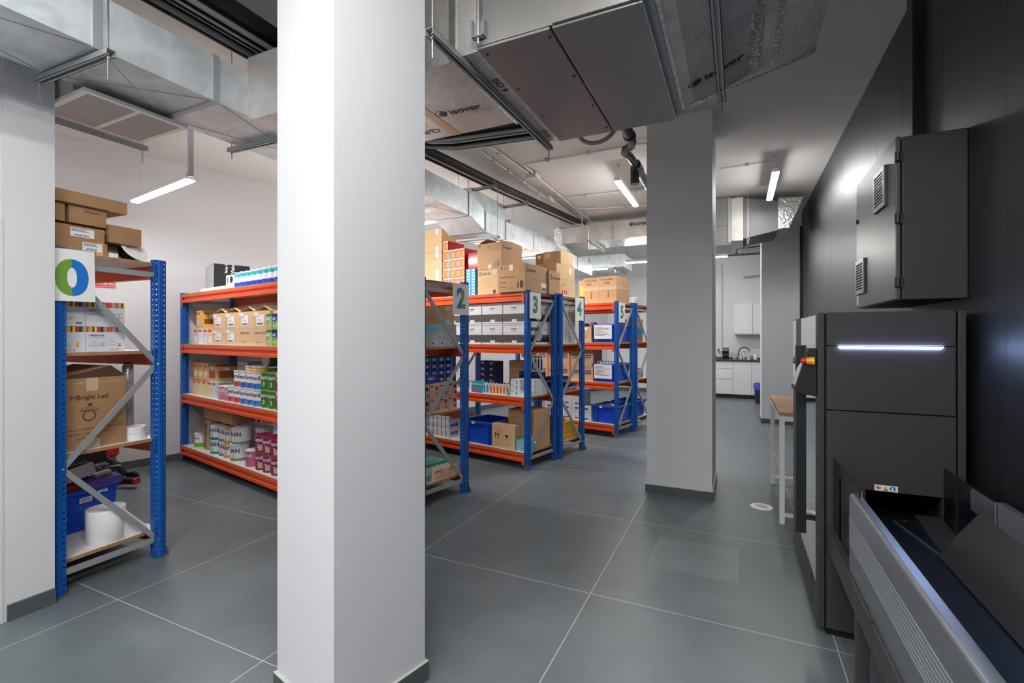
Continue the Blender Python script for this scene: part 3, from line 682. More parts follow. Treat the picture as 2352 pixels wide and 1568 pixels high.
def make_rack(k, label, bays, flip):
    (ox, oy), p = RACK[k]
    t = thing('pallet_rack', label, 'rack', (ox, oy, 0), -p, 'blue and orange pallet racks')
    xs = [0.0]
    for b in bays: xs.append(xs[-1] - b)
    nodes = [(0.045, 1.9), (0.56, 1.3), (0.045, 0.72), (0.56, 0.12)]
    if flip: nodes = [(0.60 - a, b) for a, b in nodes]
    for i, x in enumerate(xs):
        for y0, out in ((-0.012, -1), (0.537, 1)):
            po = post_mesh().build('upright', t, loc=(x, y0, 0))
            if True:
                f = MB()
                f.box(-0.055, 0.025, -0.005, 0.077, 0, 0.004, FOOT)
                yy = -0.004 if out < 0 else 0.072
                f.prism([(-0.05, 0.0), (0.025, 0.0), (0.022, 0.03), (0.005, 0.055), (-0.03, 0.055), (-0.047, 0.03)], yy, yy + 0.004, FOOT, 'y')
                f.build('foot_plate', po)
        m = MB()
        for z in (0.12, 1.90): m2 = MB(); m2.bar((x - 0.02, 0.03, z), (x - 0.02, 0.555, z), 0.022, 0.032, GALV); m2.build('cross_brace', t)
        for a, b in zip(nodes[:-1], nodes[1:]):
            m2 = MB(); m2.bar((x - 0.016, a[0], a[1]), (x - 0.016, b[0], b[1]), 0.018, 0.03, GALV); m2.build('diagonal_brace', t)
        for a, b in nodes: m.lathe([(0.008, 0), (0.008, 0.006), (0.004, 0.009)], STEEL, (x - 0.002, a, b), 8, 'x')
        m.build('bolt', t)
    def prof(y, s): return [(y, 0), (y + s * 0.04, 0), (y + s * 0.04, -0.09), (y, -0.09), (y, -0.062), (y + s * 0.016, -0.052), (y + s * 0.016, -0.036), (y, -0.026)]
    for a, b in zip(xs[:-1], xs[1:]):
        for z in LEV:
            for y, s in ((-0.016, 1), (0.613, -1)):
                m = MB(); m.prism([(q, z + h) for q, h in prof(y, s)], b + 0.0, a - 0.045, ORANGE, 'x')
                for xx in (b, a - 0.045):
                    x0, x1 = (xx - 0.004, xx + 0.03) if xx == b else (xx - 0.03, xx + 0.004)
                    yo = y - s * 0.004
                    m.box(x0, x1, min(yo, y + s * 0.001), max(yo, y + s * 0.001), z - 0.125, z + 0.006, ORANGE)
                    for h in (-0.02, -0.055, -0.1): m.cyl(((x0 + x1) / 2, yo + (0.0 if s < 0 else -0.002), z + h), 0.005, 0.003, INK, 8, 'y')
                m.build('beam', t)
            m = MB(); m.box(b + 0.0, a - 0.03, -0.008, 0.592, z - 0.008, z + 0.012, BOARDE)
            m.box(b + 0.002, a - 0.032, -0.006, 0.59, z + 0.012, z + 0.0132, BOARDW)
            m.box(b + 0.002, a - 0.032, 0.035, 0.55, z - 0.0092, z - 0.008, BOARDW)
            m.build('shelf_board', t)
    return t
make_rack(0, 'blue and orange pallet rack at the left edge carrying the numeral 0 card', [1.8], False)
make_rack(1, 'long pallet rack against the left wall stocked with milk powder tins', [3.47], False)
make_rack(2, 'pallet rack with the numeral 2 card just right of the near column', [1.8, 1.8], False)
make_rack(3, 'pallet rack with the numeral 3 card holding white and grey cartons', [1.8, 1.8], True)
make_rack(4, 'pallet rack with the numeral 4 card, back to back with rack 3', [1.8, 1.8], False)
make_rack(5, 'pallet rack with the numeral 5 card holding blue plastic bins', [1.8], True)
make_rack(6, 'farthest pallet rack partly hidden behind the middle column', [1.8], False)
# numeral cards hung on the rack ends
def card(k, txt, y0, tone, label, w=0.215, h=0.29, z0=1.685, tilt=0.0):
    x, y, _ = RW(k, 0.016, y0 + w / 2)
    t = thing('numeral_card', label, 'number sign', (x, y, z0 + h / 2), -RACK[k][1], 'numeral cards on the rack ends')
    MB().box(0, 0.003, -w / 2, w / 2, -h / 2, h / 2, PAPER).build('card', t)
    vs, fs, a, b = text_tris(txt, 0.045)
    m = MB(); m.text(txt, 0.27 if txt == '0' else 0.25, (0.003, 0, 0), YV, ZV, 0, -0.105 if txt == '0' else -0.075, tone, 0.0008, 0.045, centre=True, sx=1.12 if txt == '0' else 0.88); m.build('numeral', t)
    t.rotation_euler = (0, 0, -RACK[k][1]); t.rotation_euler[0] = tilt
    return t
card(0, '0', -0.035, TONE_GB, 'white card with a green and blue 0 on the leftmost rack', 0.225, 0.30, 1.69, 0.02)
card(2, '2', 0.375, TONE_BG, 'white card with a blue and green 2')
card(3, '3', 0.01, TONE_BG, 'white card with a blue and green 3')
card(4, '4', 0.33, TONE_BG, 'white card with a blue and green 4')
card(5, '5', 0.01, TONE_BG, 'white card with a blue and green 5')

# ------------------------------------------------------------------ stock makers (each stands with its base on z=0, front face towards -y)
def frame_of(face, w, d, h):
    return {'F': ((-w / 2, 0, 0), XV, ZV), 'R': ((w / 2, 0, 0), YV, ZV), 'B': ((w / 2, d, 0), (-1, 0, 0), ZV), 'L': ((-w / 2, d, 0), (0, -1, 0), ZV), 'T': ((-w / 2, 0, h), XV, YV)}[face]
def decorate(m, dec, w, d, h, lift=0.0):
    for q in dec:
        kind, face = q[0], q[1]; o, xd, yd = frame_of(face, w, d, h)
        if kind == 'rect': m.quad(o, xd, yd, q[2], q[3], q[4], q[5], q[6], (q[7] if len(q) > 7 else 0.0008) + lift)
        elif kind == 'text': m.text(q[2], q[3], o, xd, yd, q[4], q[5], q[6], 0.0016 + lift, q[7] if len(q) > 7 else 0.0)
        elif kind == 'vtext':   # text turned on its side
            m.text(q[2], q[3], Vector(o) + Vector(xd) * q[4] + Vector(yd) * q[5], yd, tuple(-Vector(xd)), 0, 0, q[6], 0.0016 + lift, q[7] if len(q) > 7 else 0.0)
        elif kind == 'disc': m.disc(o, xd, yd, q[2], q[3], q[4], q[5], 0.0012 + lift, 18, q[6] if len(q) > 6 else 0)
        elif kind == 'lines':   # handwritten or printed lines: x, z top, width, count, step, thickness, material
            _, _, x, z, ww, n, st, th, mm = q[:9]
            for i in range(n):
                l = ww * (0.55 + 0.45 * random.random()); m.quad(o, xd, yd, x, x + l, z - i * st - th, z - i * st, mm, 0.0016 + lift)
        elif kind == 'bars':    # barcode
            _, _, x, z, ww, hh, mm = q[:7]; xx = x
            while xx < x + ww:
                b = 0.0015 + 0.002 * random.random(); m.quad(o, xd, yd, xx, xx + b, z, z + hh, mm, 0.0018 + lift); xx += b + 0.0015 + 0.0015 * random.random()
def carton(w, d, h, m=None, dec=(), labels=(), tapes=(), name='cardboard_box', flaps=False, edge=True, tapem=None):
    """returns (root mesh object); labels / tapes are lists of decor lists that become child parts"""
    m = m or CARD; b = MB()
    b.box(-w / 2, w / 2, 0, d, 0, h, m)
    if edge:     # closing seam of the top flaps
        b.quad((0, 0, h), XV, YV, -w / 2 + 0.004, w / 2 - 0.004, d / 2 - 0.001, d / 2 + 0.001, INKB, 0.0004)
    decorate(b, dec, w, d, h)
    if flaps:
        for s in (-1, 1):
            b.add([(s * w / 2, 0.002, h), (s * w / 2, d - 0.002, h), (s * w * 0.08, d - 0.004, h + 0.055 + 0.02 * (s > 0)), (s * w * 0.08, 0.004, h + 0.05)], [(0, 1, 2, 3)], m)
            b.add([(s * (w / 2 - 0.002), 0.002, h - 0.002), (s * (w / 2 - 0.002), d - 0.002, h - 0.002), (s * w * 0.075, d - 0.004, h + 0.053 + 0.02 * (s > 0)), (s * w * 0.075, 0.004, h + 0.048)], [(3, 2, 1, 0)], m)
    o = b.build(name)
    for L in labels:
        c = MB(); decorate(c, L, w, d, h, 0.001); c.build('label', o)
    for T in tapes:
        c = MB(); decorate(c, T, w, d, h, 0.001); c.build('tape', o)
    return o
def put(o, k, x, y, z, label, cat='box', group=None, turn=0.0):
    X, Y, _ = RW(k, x, y); o.location = (X, Y, z); o.rotation_euler = (0, 0, -RACK[k][1] + turn)
    return tag(o, label, cat, group)
def put_copy(src, k, x, y, z, label, cat='box', group=None, turn=0.0):
    X, Y, _ = RW(k, x, y); r = dup(src, (X, Y, z), -RACK[k][1] + turn, label, group)
    r['category'] = cat; return r
Z0, Z1, Z2, Z3 = [z + 0.0134 for z in LEV]
def stock(make, k, spots, cat, group, z_is_abs=True):
    """spots: (x, y, z, label[, turn]) ; the first one is the object itself, the others are copies"""
    src = None
    for s in spots:
        turn = s[4] if len(s) > 4 else 0.0
        if src is None: src = make(); put(src, k, s[0], s[1], s[2], s[3], cat, group, turn)
        else: put_copy(src, k, s[0], s[1], s[2], s[3], cat, group, turn)
    return src
def tin(r, h, bands, lid, txt=None, txtm=None, ang=-1.15, size=0.03, tz=None, lidh=0.012, name='tin', txt2=None, t2z=0.02, t2m=None, t2s=None, badge=None):
    b = MB(); pr = [(r * 0.97, 0), (r, 0.004)]; lastm = bands[0][2]
    for z0, z1, mm in bands:
        b.lathe([(r, z0), (r, z1)], mm, n=24)
    b.lathe([(r * 1.015, h - lidh - 0.004), (r * 1.015, h - lidh)], STEEL, n=24)
    if txt: b.textcyl(txt, size, (0, 0, 0), r, ang, tz if tz is not None else h * 0.55, txtm or WHITE)
    if txt2: b.textcyl(txt2, t2s or size, (0, 0, 0), r, ang, t2z, t2m or WHITE)
    if badge:
        for i in range(-6, 6):
            a0, a1 = ang + 0.25 + i * 0.05, ang + 0.25 + (i + 1) * 0.05; rr = r + 0.0008
            b.add([(rr * math.cos(a0), rr * math.sin(a0), badge[0]), (rr * math.cos(a1), rr * math.sin(a1), badge[0]), (rr * math.cos(a1), rr * math.sin(a1), badge[1]), (rr * math.cos(a0), rr * math.sin(a0), badge[1])], [(0, 1, 2, 3)], badge[2])
    o = b.build(name, smooth=True)
    l = MB().lathe([(r * 1.03, h - lidh), (r * 1.03, h - 0.002), (r * 1.0, h), (r * 0.9, h), (r * 0.88, h - 0.003), (0.001, h - 0.003)], lid, n=24); l.build('lid', o, smooth=True)
    return o
def bin_box(w, d, h, name='plastic_bin', paper=False, holder=True):
    t = 0.012; b = MB()
    def ring(x, y, z): return [(-x, y, z), (x, y, z), (x, d - y, z), (-x, d - y, z)]
    w2 = w / 2; vs = ring(w2 - 0.025, 0.02, 0) + ring(w2 - 0.004, 0.004, h) + ring(w2 - 0.016, 0.016, h) + ring(w2 - 0.037, 0.032, 0.012)
    fs = [(3, 2, 1, 0)] + [(i, (i + 1) % 4, 4 + (i + 1) % 4, 4 + i) for i in range(4)] + [(4 + i, 4 + (i + 1) % 4, 8 + (i + 1) % 4, 8 + i) for i in range(4)] + [(8 + i, 8 + (i + 1) % 4, 12 + (i + 1) % 4, 12 + i) for i in range(4)] + [(12, 13, 14, 15)]
    b.add(vs, fs, BIN)
    for s in (-1, 1):     # corner pillars and lower ledge moulded into the wall
        b.box(s * (w2 - 0.06) - 0.018, s * (w2 - 0.06) + 0.018, 0.0, 0.02, 0.01, h - 0.03, BIN); b.box(s * (w2 - 0.06) - 0.018, s * (w2 - 0.06) + 0.018, d - 0.02, d, 0.01, h - 0.03, BIN)
    o = b.build(name)
    r = MB(); e = 0.014
    r.box(-w2 - e, w2 + e, -e, 0.012, h - 0.028, h, BIN); r.box(-w2 - e, w2 + e, d - 0.012, d + e, h - 0.028, h, BIN)
    r.box(-w2 - e, -w2 + 0.012, -e, d + e, h - 0.028, h, BIN); r.box(w2 - 0.012, w2 + e, -e, d + e, h - 0.028, h, BIN)
    r.build('rim', o, bevel=0.003)
    if holder: MB().box(-w * 0.12 - 0.022, -w * 0.12 + 0.022, -0.017, -0.013, h - 0.035, h - 0.008, WHITE).build('tag', o)
    if paper:
        m = MB(); m.quad((-w2, -0.0, 0), XV, ZV, 0.03, w - 0.06, 0.05, h - 0.01, PAPER, 0.016)
        fo = (-w2, -0.0, 0)
        for i in range(8): m.quad(fo, XV, ZV, 0.045, 0.045 + (w - 0.13) * (0.4 + 0.55 * random.random()), h - 0.045 - i * 0.018, h - 0.04 - i * 0.018, INK, 0.017)
        m.build('handwritten_sheet', o)
    return o
# ------------------------------------------------------------------ goods on the racks
C = col
ink = INKB
MY, MRED, MPINK = C('yellow_print', '#e8b33a'), C('red_print', '#d8262c'), C('pale_pink_print', '#edb6a6')
LAV = C('lavender_bin_liner', '#5560c8', 0.25); GREENP = C('green_print', '#4f9a3a'); CYAN = C('cyan_print', '#27a9c4'); NAVY = C('navy_print', '#12245c'); PURP = C('purple_plastic', '#3c2472', 0.35)
MAGENTA = C('magenta_print', '#8c2a5c'); MAG2 = C('pale_magenta_print', '#c06a92'); ORG = C('orange_print', '#ee7a3a'); SKYB = C('sky_print', '#6fb4dd'); DKGREY = C('dark_grey_print', '#55524f')
TEAL = C('teal_print', '#1aa3a5'); HOTP = C('hot_pink_print', '#d01f86'); MINT = C('mint_print', '#7fc8b0'); PEACH = C('peach_print', '#dcae9b'); GOLD = C('gold_print', '#c79a3f'); BROWNP = C('brown_print', '#8c4a22'); YELB = C('yellow_box', '#eda81e')
LBLUE = C('light_blue_print', '#9ccbe0'); SILV = C('silver_film', '#b9bcbf', 0.15, metal=0.7); PALE = C('pale_tin', '#e3e5e8', 0.35)

# ---- rack 0 (seen from its end)
def R0(o, y0, xr, w, z, label, cat='box', group=None, turn=0.0): return put(o, 0, xr - w / 2, y0, z, label, cat, group, turn)
lab = lambda x, z, w, h: [('rect', 'R', x, x + w, z, z + h, PAPER, 0.001), ('lines', 'R', x + 0.005, z + h - 0.006, w - 0.01, 3, 0.006, 0.0025, INK), ('bars', 'R', x + 0.02, z + 0.005, w - 0.05, 0.010, INK)]
R0(carton(1.25, 0.40, 0.075, CARDD, [('rect', 'R', 0.02, 0.30, 0.0, 0.004, INKB)]), 0.0, -0.05, 1.25, 2.272, 'widest flat brown carton topping the pile on the leftmost rack')
b = carton(0.5, 0.275, 0.085, CARDD, [], [lab(0.10, 0.02, 0.12, 0.052)]); R0(b, 0.005, -0.06, 0.5, 2.063, 'brown carton with a white label in the middle of the leftmost pile')
b = carton(0.5, 0.285, 0.078, CARDD, [], [lab(0.155, 0.022, 0.10, 0.05)], [[('rect', 'R', 0.225, 0.262, 0, 0.077, TAPEC)]]); R0(b, 0.005, -0.05, 0.5, Z3, 'bottom brown carton with label and clear tape behind the 0 card')
b = carton(0.35, 0.19, 0.105, CARDD, [('text', 'R', 'ɐuoɟᴉʇɹǝʌ', 0.001, 0, 0, INK)]); b2 = MB(); o_, xd_, yd_ = frame_of('R', 0.35, 0.19, 0.105)
b2.text('vertiona', 0.024, Vector(o_) + Vector((0, 0.175, 0.085)), (0, -1, 0), (0, 0, -1), 0.02, 0, INKB, 0.0016, 0.01); 
for q in ((0.006, 0.006), (0.015, 0.0), (0.015, 0.012), (0.003, 0.016)): b2.disc(o_, xd_, yd_, 0.165 + q[0] * 0.9, 0.066 + q[1], 0.0022, INKB)
b2.build('print', b); R0(b, 0.105, -0.07, 0.35, 2.165, 'brown carton with small upside down lettering under the wide flat carton')
R0(carton(0.35, 0.10, 0.10, CARDD), -0.015, -0.07, 0.35, 2.165, 'narrow brown carton end beside the partition, upper of two')
R0(carton(0.3, 0.10, 0.05, CARDD), 0.285, -0.22, 0.3, 2.16, 'small brown carton peeking behind the lettered one')
R0(carton(0.4, 0.185, 0.11, CARDD), 0.305, -0.06, 0.4, 2.082, 'brown carton right of the labelled ones, above the downlight')
R0(carton(0.4, 0.13, 0.09, CARDD), 0.31, -0.16, 0.4, Z3, 'brown carton in shade behind the loose downlight')
# recessed downlight lying on the shelf
t = thing('downlight', 'loose white round downlight with black fins lying on the top shelf', 'downlight', RW(0, -0.1, 0.44, Z3), -RACK[0][1])
Rm = Matrix.Rotation(math.radians(-38), 4, 'X') @ Matrix.Rotation(math.radians(75), 4, 'Y')
def tilt(m, M): m.v = [tuple(M @ Vector(v)) for v in m.v]; return m
Tm = Matrix.Translation((0, 0.0, 0.085)) @ Matrix.Rotation(math.radians(-28), 4, 'Z') @ Matrix.Rotation(math.radians(-58), 4, 'X') @ Matrix.Rotation(PI, 4, 'X')
Tm = Matrix.Translation((0.0, 0.0, 0.075)) @ Vector((0, 0, 0)).to_track_quat('Z', 'Y').to_matrix().to_4x4()
nrm = Vector((0.80, 0.22, 0.56)).normalized(); Tm = Matrix.Translation((0.0, 0.03, 0.080)) @ nrm.to_track_quat('Z', 'Y').to_matrix().to_4x4()
tilt(MB().lathe([(0.052, -0.012), (0.086, -0.004), (0.09, 0.0), (0.088, 0.004), (0.06, 0.006), (0.048, -0.006), (0.001, -0.008)], WHITE, n=32), Tm).build('trim_ring', t, smooth=True)
tilt(MB().lathe([(0.046, -0.005), (0.001, -0.0045)], PAPER, n=24), Tm).build('lens', t)
m = MB(); m.lathe([(0.03, -0.09), (0.05, -0.012)], BLACKS, n=16)
for i in range(16):
    a = 2 * PI * i / 16; m.bar((0.03 * math.cos(a), 0.03 * math.sin(a), -0.085), (0.058 * math.cos(a), 0.058 * math.sin(a), -0.036), 0.004, 0.03, BLACKS)
tilt(m, Tm).build('heat_sink', t)
m = MB(); m.box(-0.012, 0.012, 0.085, 0.10, -0.006, -0.001, C('green_tab', '#6bbf3f')); tilt(m, Tm).build('spring_clip', t)
R0(carton(0.06, 0.05, 0.03, WHITE, [], edge=False, name='led_driver'), 0.30, -0.05, 0.06, Z3, 'small white driver block beside the loose downlight')
# rainbow topped boxes
def rainbow(wy, kind):
    h = 0.153; dec = [('rect', 'R', 0, wy, h - 0.033, h, RAINBOW), ('rect', 'T', 0, 0.3, 0, wy, RAINBOW)]
    if kind == 0: dec += [('lines', 'R', 0.012, 0.06, 0.05, 3, 0.008, 0.002, INKG), ('bars', 'R', 0.06, 0.012, 0.03, 0.014, INK)]
    if kind == 1: dec += [('text', 'R', 'F-Bright Led', 0.017, 0.006, 0.098, NAVY, 0.01), ('lines', 'R', 0.006, 0.092, 0.10, 3, 0.009, 0.003, INKG), ('disc', 'R', 0.165, 0.062, 0.022, INKG, 0.019), ('rect', 'R', 0.135, 0.20, 0.055, 0.058, INKG), ('disc', 'R', 0.18, 0.085, 0.004, MY), ('disc', 'R', 0.192, 0.085, 0.004, SKYB)]
    if kind == 2: dec += [('lines', 'R', 0.01, 0.05, 0.03, 3, 0.008, 0.0015, INKG), ('rect', 'R', 0.062, 0.075, 0.028, 0.055, YELB), ('text', 'R', 'RoHS  CE', 0.011, 0.012, 0.006, INK)]
    if kind == 3: dec += [('text', 'R', 'F-Bright Led', 0.016, 0.014, 0.095, NAVY, 0.01), ('rect', 'R', 0.015, 0.10, 0.083, 0.084, INKG), ('rect', 'R', 0.015, 0.10, 0.034, 0.035, INKG), ('disc', 'R', 0.04, 0.045, 0.014, INKG, 0.012), ('disc', 'R', 0.085, 0.045, 0.01, INKG, 0.007), ('rect', 'R', 0.172, 0.186, 0.036, 0.05, YELB), ('rect', 'R', 0.172, 0.190, 0.03, 0.036, MRED), ('lines', 'R', 0.125, 0.08, 0.035, 3, 0.02, 0.0012, INKG), ('text', 'R', 'RoHS  CE', 0.012, 0.125, 0.006, INK)]
    return carton(0.3, wy, h, C('white_glossy_carton', '#d8d8dd', 0.3), dec, edge=False, name='luminaire_box')
R0(rainbow(0.108, 2), 0.092, -0.10, 0.3, Z2, 'white striped lamp box beside the upright, lower left of four')
R0(rainbow(0.212, 3), 0.203, -0.10, 0.3, Z2, 'wider white striped lamp box in the lower row of the leftmost rack')
R0(rainbow(0.106, 0), 0.092, -0.10, 0.3, Z2 + 0.1545, 'white striped lamp box beside the upright, upper left of four')
R0(rainbow(0.212, 1), 0.201, -0.10, 0.3, Z2 + 0.1545, 'wider white striped lamp box in the upper row under the 0 card')
# big printed carton
dec = [('text', 'R', 'F\u2022Bright Led', 0.040, 0.085, 0.30, INKB, 0.015), ('disc', 'R', 0.185, 0.20, 0.036, INKB, 0.030), ('disc', 'R', 0.185, 0.20, 0.026, INKB, 0.024),
       ('rect', 'R', 0.135, 0.235, 0.228, 0.231, INKB), ('text', 'R', 'DOWNLIGHT LED EMPOTRABLE PROFESIONAL', 0.0155, 0.045, 0.115, INKB), ('text', 'R', 'ORIENTABLE  CAMBIO DE TONO', 0.0155, 0.06, 0.088, INKB), ('text', 'R', 'POTENCIA  28W', 0.0155, 0.12, 0.061, INKB)]
for i in range(9): dec.append(('rect', 'R', 0.142 + i * 0.010, 0.145 + i * 0.010, 0.231, 0.245 + 0.012 * math.sin(PI * i / 8), INKB))
dec += [('rect', 'R', 0.18, 0.20, 0.258, 0.275, INKB), ('rect', 'R', 0.0, 0.385, 0.40, 0.402, CARDL)]
b = carton(0.42, 0.385, 0.43, CARDD, dec, tapes=[[('rect', 'R', 0.15, 0.24, 0, 0.06, TAPEC)], [('rect', 'R', 0.17, 0.23, 0.35, 0.43, TAPEC)]])
m = MB(); m.add([(-0.21, 0.0, 0.43), (0.21, 0.0, 0.43), (0.21, 0.3, 0.50), (-0.21, 0.3, 0.5)], [(0, 1, 2, 3)], CARDD); m.add([(-0.21, 0.385, 0.43), (0.21, 0.385, 0.43), (0.21, 0.3, 0.5), (-0.21, 0.3, 0.5)], [(3, 2, 1, 0)], CARDD)
m.add([(0.21, 0, 0.43), (0.21, 0.385, 0.43), (0.205, 0.3, 0.5)], [(0, 1, 2)], INKB); m.build('flap', b)
R0(b, 0.02, -0.07, 0.42, Z1, 'large worn carton printed with a lamp drawing on the leftmost rack')
t = thing('stretch_film_roll', 'upright roll of clear stretch film behind the large printed carton', 'film roll', RW(0, -0.25, 0.515, Z1)); MB().lathe([(0.028, 0), (0.032, 0.01), (0.032, 0.48), (0.02, 0.5)], C('stretch_film', '#a8a9a8', 0.15, metal=0.2), n=20).build('film', t, smooth=True); MB().lathe([(0.022, 0.48), (0.022, 0.505)], INKB, n=16).build('core', t)
def tape_roll(r, h):
    return MB().lathe([(r * 0.75, 0), (r, 0), (r, h), (r * 0.75, h), (r * 0.75, 0)], WHITE, n=28).build('label_roll', smooth=True)
put(tape_roll(0.07, 0.042), 0, -0.12, 0.48, Z1, 'lower white label roll next to the film roll', 'roll'); put(tape_roll(0.066, 0.04), 0, -0.12, 0.478, Z1 + 0.043, 'upper white label roll with a loose end', 'roll')
# blue bin full of boxes and the paper roll
b = bin_box(0.56, 0.36, 0.28); m = MB(); m.text('SIVO', 0.024, (0.275, 0.0, 0.0), YV, ZV, 0.02, 0.10, PAPER, 0.004, 0.01); m.build('lettering', b)
m = MB(); m.quad((0.284, 0, 0), YV, ZV, 0.13, 0.20, 0.19, 0.225, PAPER, 0.003)
for i in range(4): m.quad((0.284, 0, 0), YV, ZV, 0.135, 0.195, 0.196 + i * 0.007, 0.199 + i * 0.007, INK, 0.004)
m.build('label', b); m = MB(); m.quad((0.284, 0, 0), YV, ZV, 0.235, 0.29, 0.232, 0.25, PAPER, 0.003); m.text('104004', 0.014, (0.284, 0, 0), YV, ZV, 0.24, 0.236, INK, 0.004, 0.01); m.build('label', b)
R0(b, 0.19, -0.42, 0.56, Z0, 'blue plastic bin heaped with small boxes on the leftmost rack', 'bin')
def loose(k, x, y, z, w, d, h, m_, label, rx, ry, rz, dec=(), name='small_box', cat='box'):
    o = carton(w, d, h, m_, dec, edge=False, name=name); put(o, k, x, y, z, label, cat); o.rotation_euler = (rx, ry, -RACK[k][1] + rz); return o
loose(0, -0.50, 0.24, Z0 + 0.31, 0.2, 0.19, 0.08, WHITE, 'white box with a blue picture tilted on the heaped bin', 0.1, -0.35, 0.3, [('rect', 'T', 0.01, 0.15, 0.01, 0.13, CYAN), ('rect', 'T', 0.03, 0.10, 0.03, 0.09, MY)])
loose(0, -0.46, 0.37, Z0 + 0.27, 0.12, 0.19, 0.05, C('violet_box', '#5a4a9a'), 'violet flat box on the heaped bin', 0.05, 0, -0.1, [('text', 'R', 'TODLO', 0.022, 0.06, 0.012, NAVY)])
loose(0, -0.52, 0.19, Z0 + 0.24, 0.16, 0.19, 0.07, C('orange_box', '#c2481c'), 'orange box half buried in the heaped bin', 0.1, 0.1, 0.15)
loose(0, -0.72, 0.20, Z0 + 0.30, 0.2, 0.13, 0.12, CARD, 'open light brown carton behind the heaped bin', 0, 0, 0.1)
loose(0, -0.50, 0.44, Z0 + 0.325, 0.05, 0.10, 0.02, WHITE, 'thin white carton lying on the violet box', 0.1, 0, 0.1)
t = thing('paper_roll', 'large white roll of paper unwinding on the lowest left shelf', 'paper roll', RW(0, -0.14, 0.33, Z0)); MB().lathe([(0.100, 0), (0.103, 0.004), (0.103, 0.20), (0.10, 0.204), (0.02, 0.204)], WHITE, n=32).build('roll', t, smooth=True)
m = MB(); 
for i in range(6):
    a, c = i / 6.0, (i + 1) / 6.0
    m.add([(0.085 - 0.02 * a, 0.05 + 0.15 * a, 0.20 - 0.17 * a), (0.085 - 0.02 * c, 0.05 + 0.15 * c, 0.20 - 0.17 * c), (0.085 - 0.02 * c, 0.05 + 0.15 * c, 0.002), (0.085 - 0.02 * a, 0.05 + 0.15 * a, 0.002)], [(0, 3, 2, 1)], WHITE)
m.build('loose_end', t)
# behind rack 0: folded trolley, extinguisher and its sign, wall tube
p = along_wall(-0.03, 0.0)
t = thing('extinguisher_sign', 'red wall sign reading EXTINTOR CO2', 'sign', (p.x + WN.x * 0.004, p.y + WN.y * 0.004, 2.09), math.atan2(WD.y, WD.x))
MB().box(-0.11, 0.11, -0.002, 0.001, -0.075, 0.10, MRED).build('plate', t); m = MB(); F_ = (0, -0.002, 0)
m.text('EXTINTOR CO', 0.032, F_, XV, ZV, -0.098, -0.045, PAPER, 0.001, 0.02, sx=0.86); m.text('2', 0.018, F_, XV, ZV, 0.084, -0.05, PAPER, 0.001, 0.02)
for a, b_ in ((-0.066, -0.063), (-0.008, -0.005), (0.003, 0.006)): m.quad(F_, XV, ZV, -0.103, 0.103, a, b_, PAPER, 0.001)
for x in (-0.103, 0.1): m.quad(F_, XV, ZV, x, x + 0.003, -0.066, -0.005, PAPER, 0.001)
m.build('lettering', t)
p = along_wall(0.02, 0.10)
t = thing('fire_extinguisher', 'red fire extinguisher hanging on the left wall, mostly hidden', 'fire extinguisher', (p.x, p.y, 0.19)); MB().lathe([(0.055, 0), (0.072, 0.02), (0.072, 0.42), (0.03, 0.52), (0.02, 0.56)], RED, n=24).build('cylinder', t, smooth=True)
MB().lathe([(0.02, 0.56), (0.025, 0.6), (0.012, 0.63)], BLACK, n=12).build('valve', t); MB().lathe([(0.016, 0), (0.03, 0.12)], BLACK, (0.085, 0.02, 0.2), 12).build('horn', t)
t = thing('folded_trolley', 'black folded hand trolley on the floor behind the leftmost rack', 'trolley', (-5.62, 2.45, 0), 0.4)
m = MB(); m.tube([(-0.3, 0, 0.06), (-0.22, 0, 0.22), (-0.05, 0, 0.27), (0.08, 0.0, 0.2), (0.16, 0, 0.1)], 0.028, BLACKS, 8); m.tube([(-0.3, 0.2, 0.06), (-0.22, 0.2, 0.22), (-0.05, 0.2, 0.27), (0.08, 0.2, 0.2), (0.16, 0.2, 0.1)], 0.028, BLACKS, 8); m.box(-0.25, -0.02, 0.0, 0.18, 0.24, 0.36, BLACKS); m.box(-0.2, 0.15, -0.02, 0.22, 0.1, 0.13, BLACK); m.build('frame', t)
for x, y in ((-0.3, -0.04), (-0.3, 0.24), (0.2, -0.04), (0.2, 0.24)): MB().lathe([(0.02, -0.02), (0.06, -0.018), (0.06, 0.018), (0.02, 0.02)], BLACK, (x, y, 0.06), 16, 'y').build('wheel', t)
MB().box(0.2, 0.36, 0.05, 0.12, 0.05, 0.10, BLACK).box(0.36, 0.385, 0.05, 0.12, 0.05, 0.10, RED).build('footrest', t); MB().tube([(0.05, 0.1, 0.2), (0.2, 0.1, 0.22)], 0.014, STEEL, 8).build('grip', t)
t = thing('cardboard_tube', 'upright white cardboard tube behind the leftmost rack', 'tube', (-5.52, 2.95, 0)); MB().lathe([(0.035, 0), (0.035, 0.86)], PAPER, n=20).build('tube', t, smooth=True)

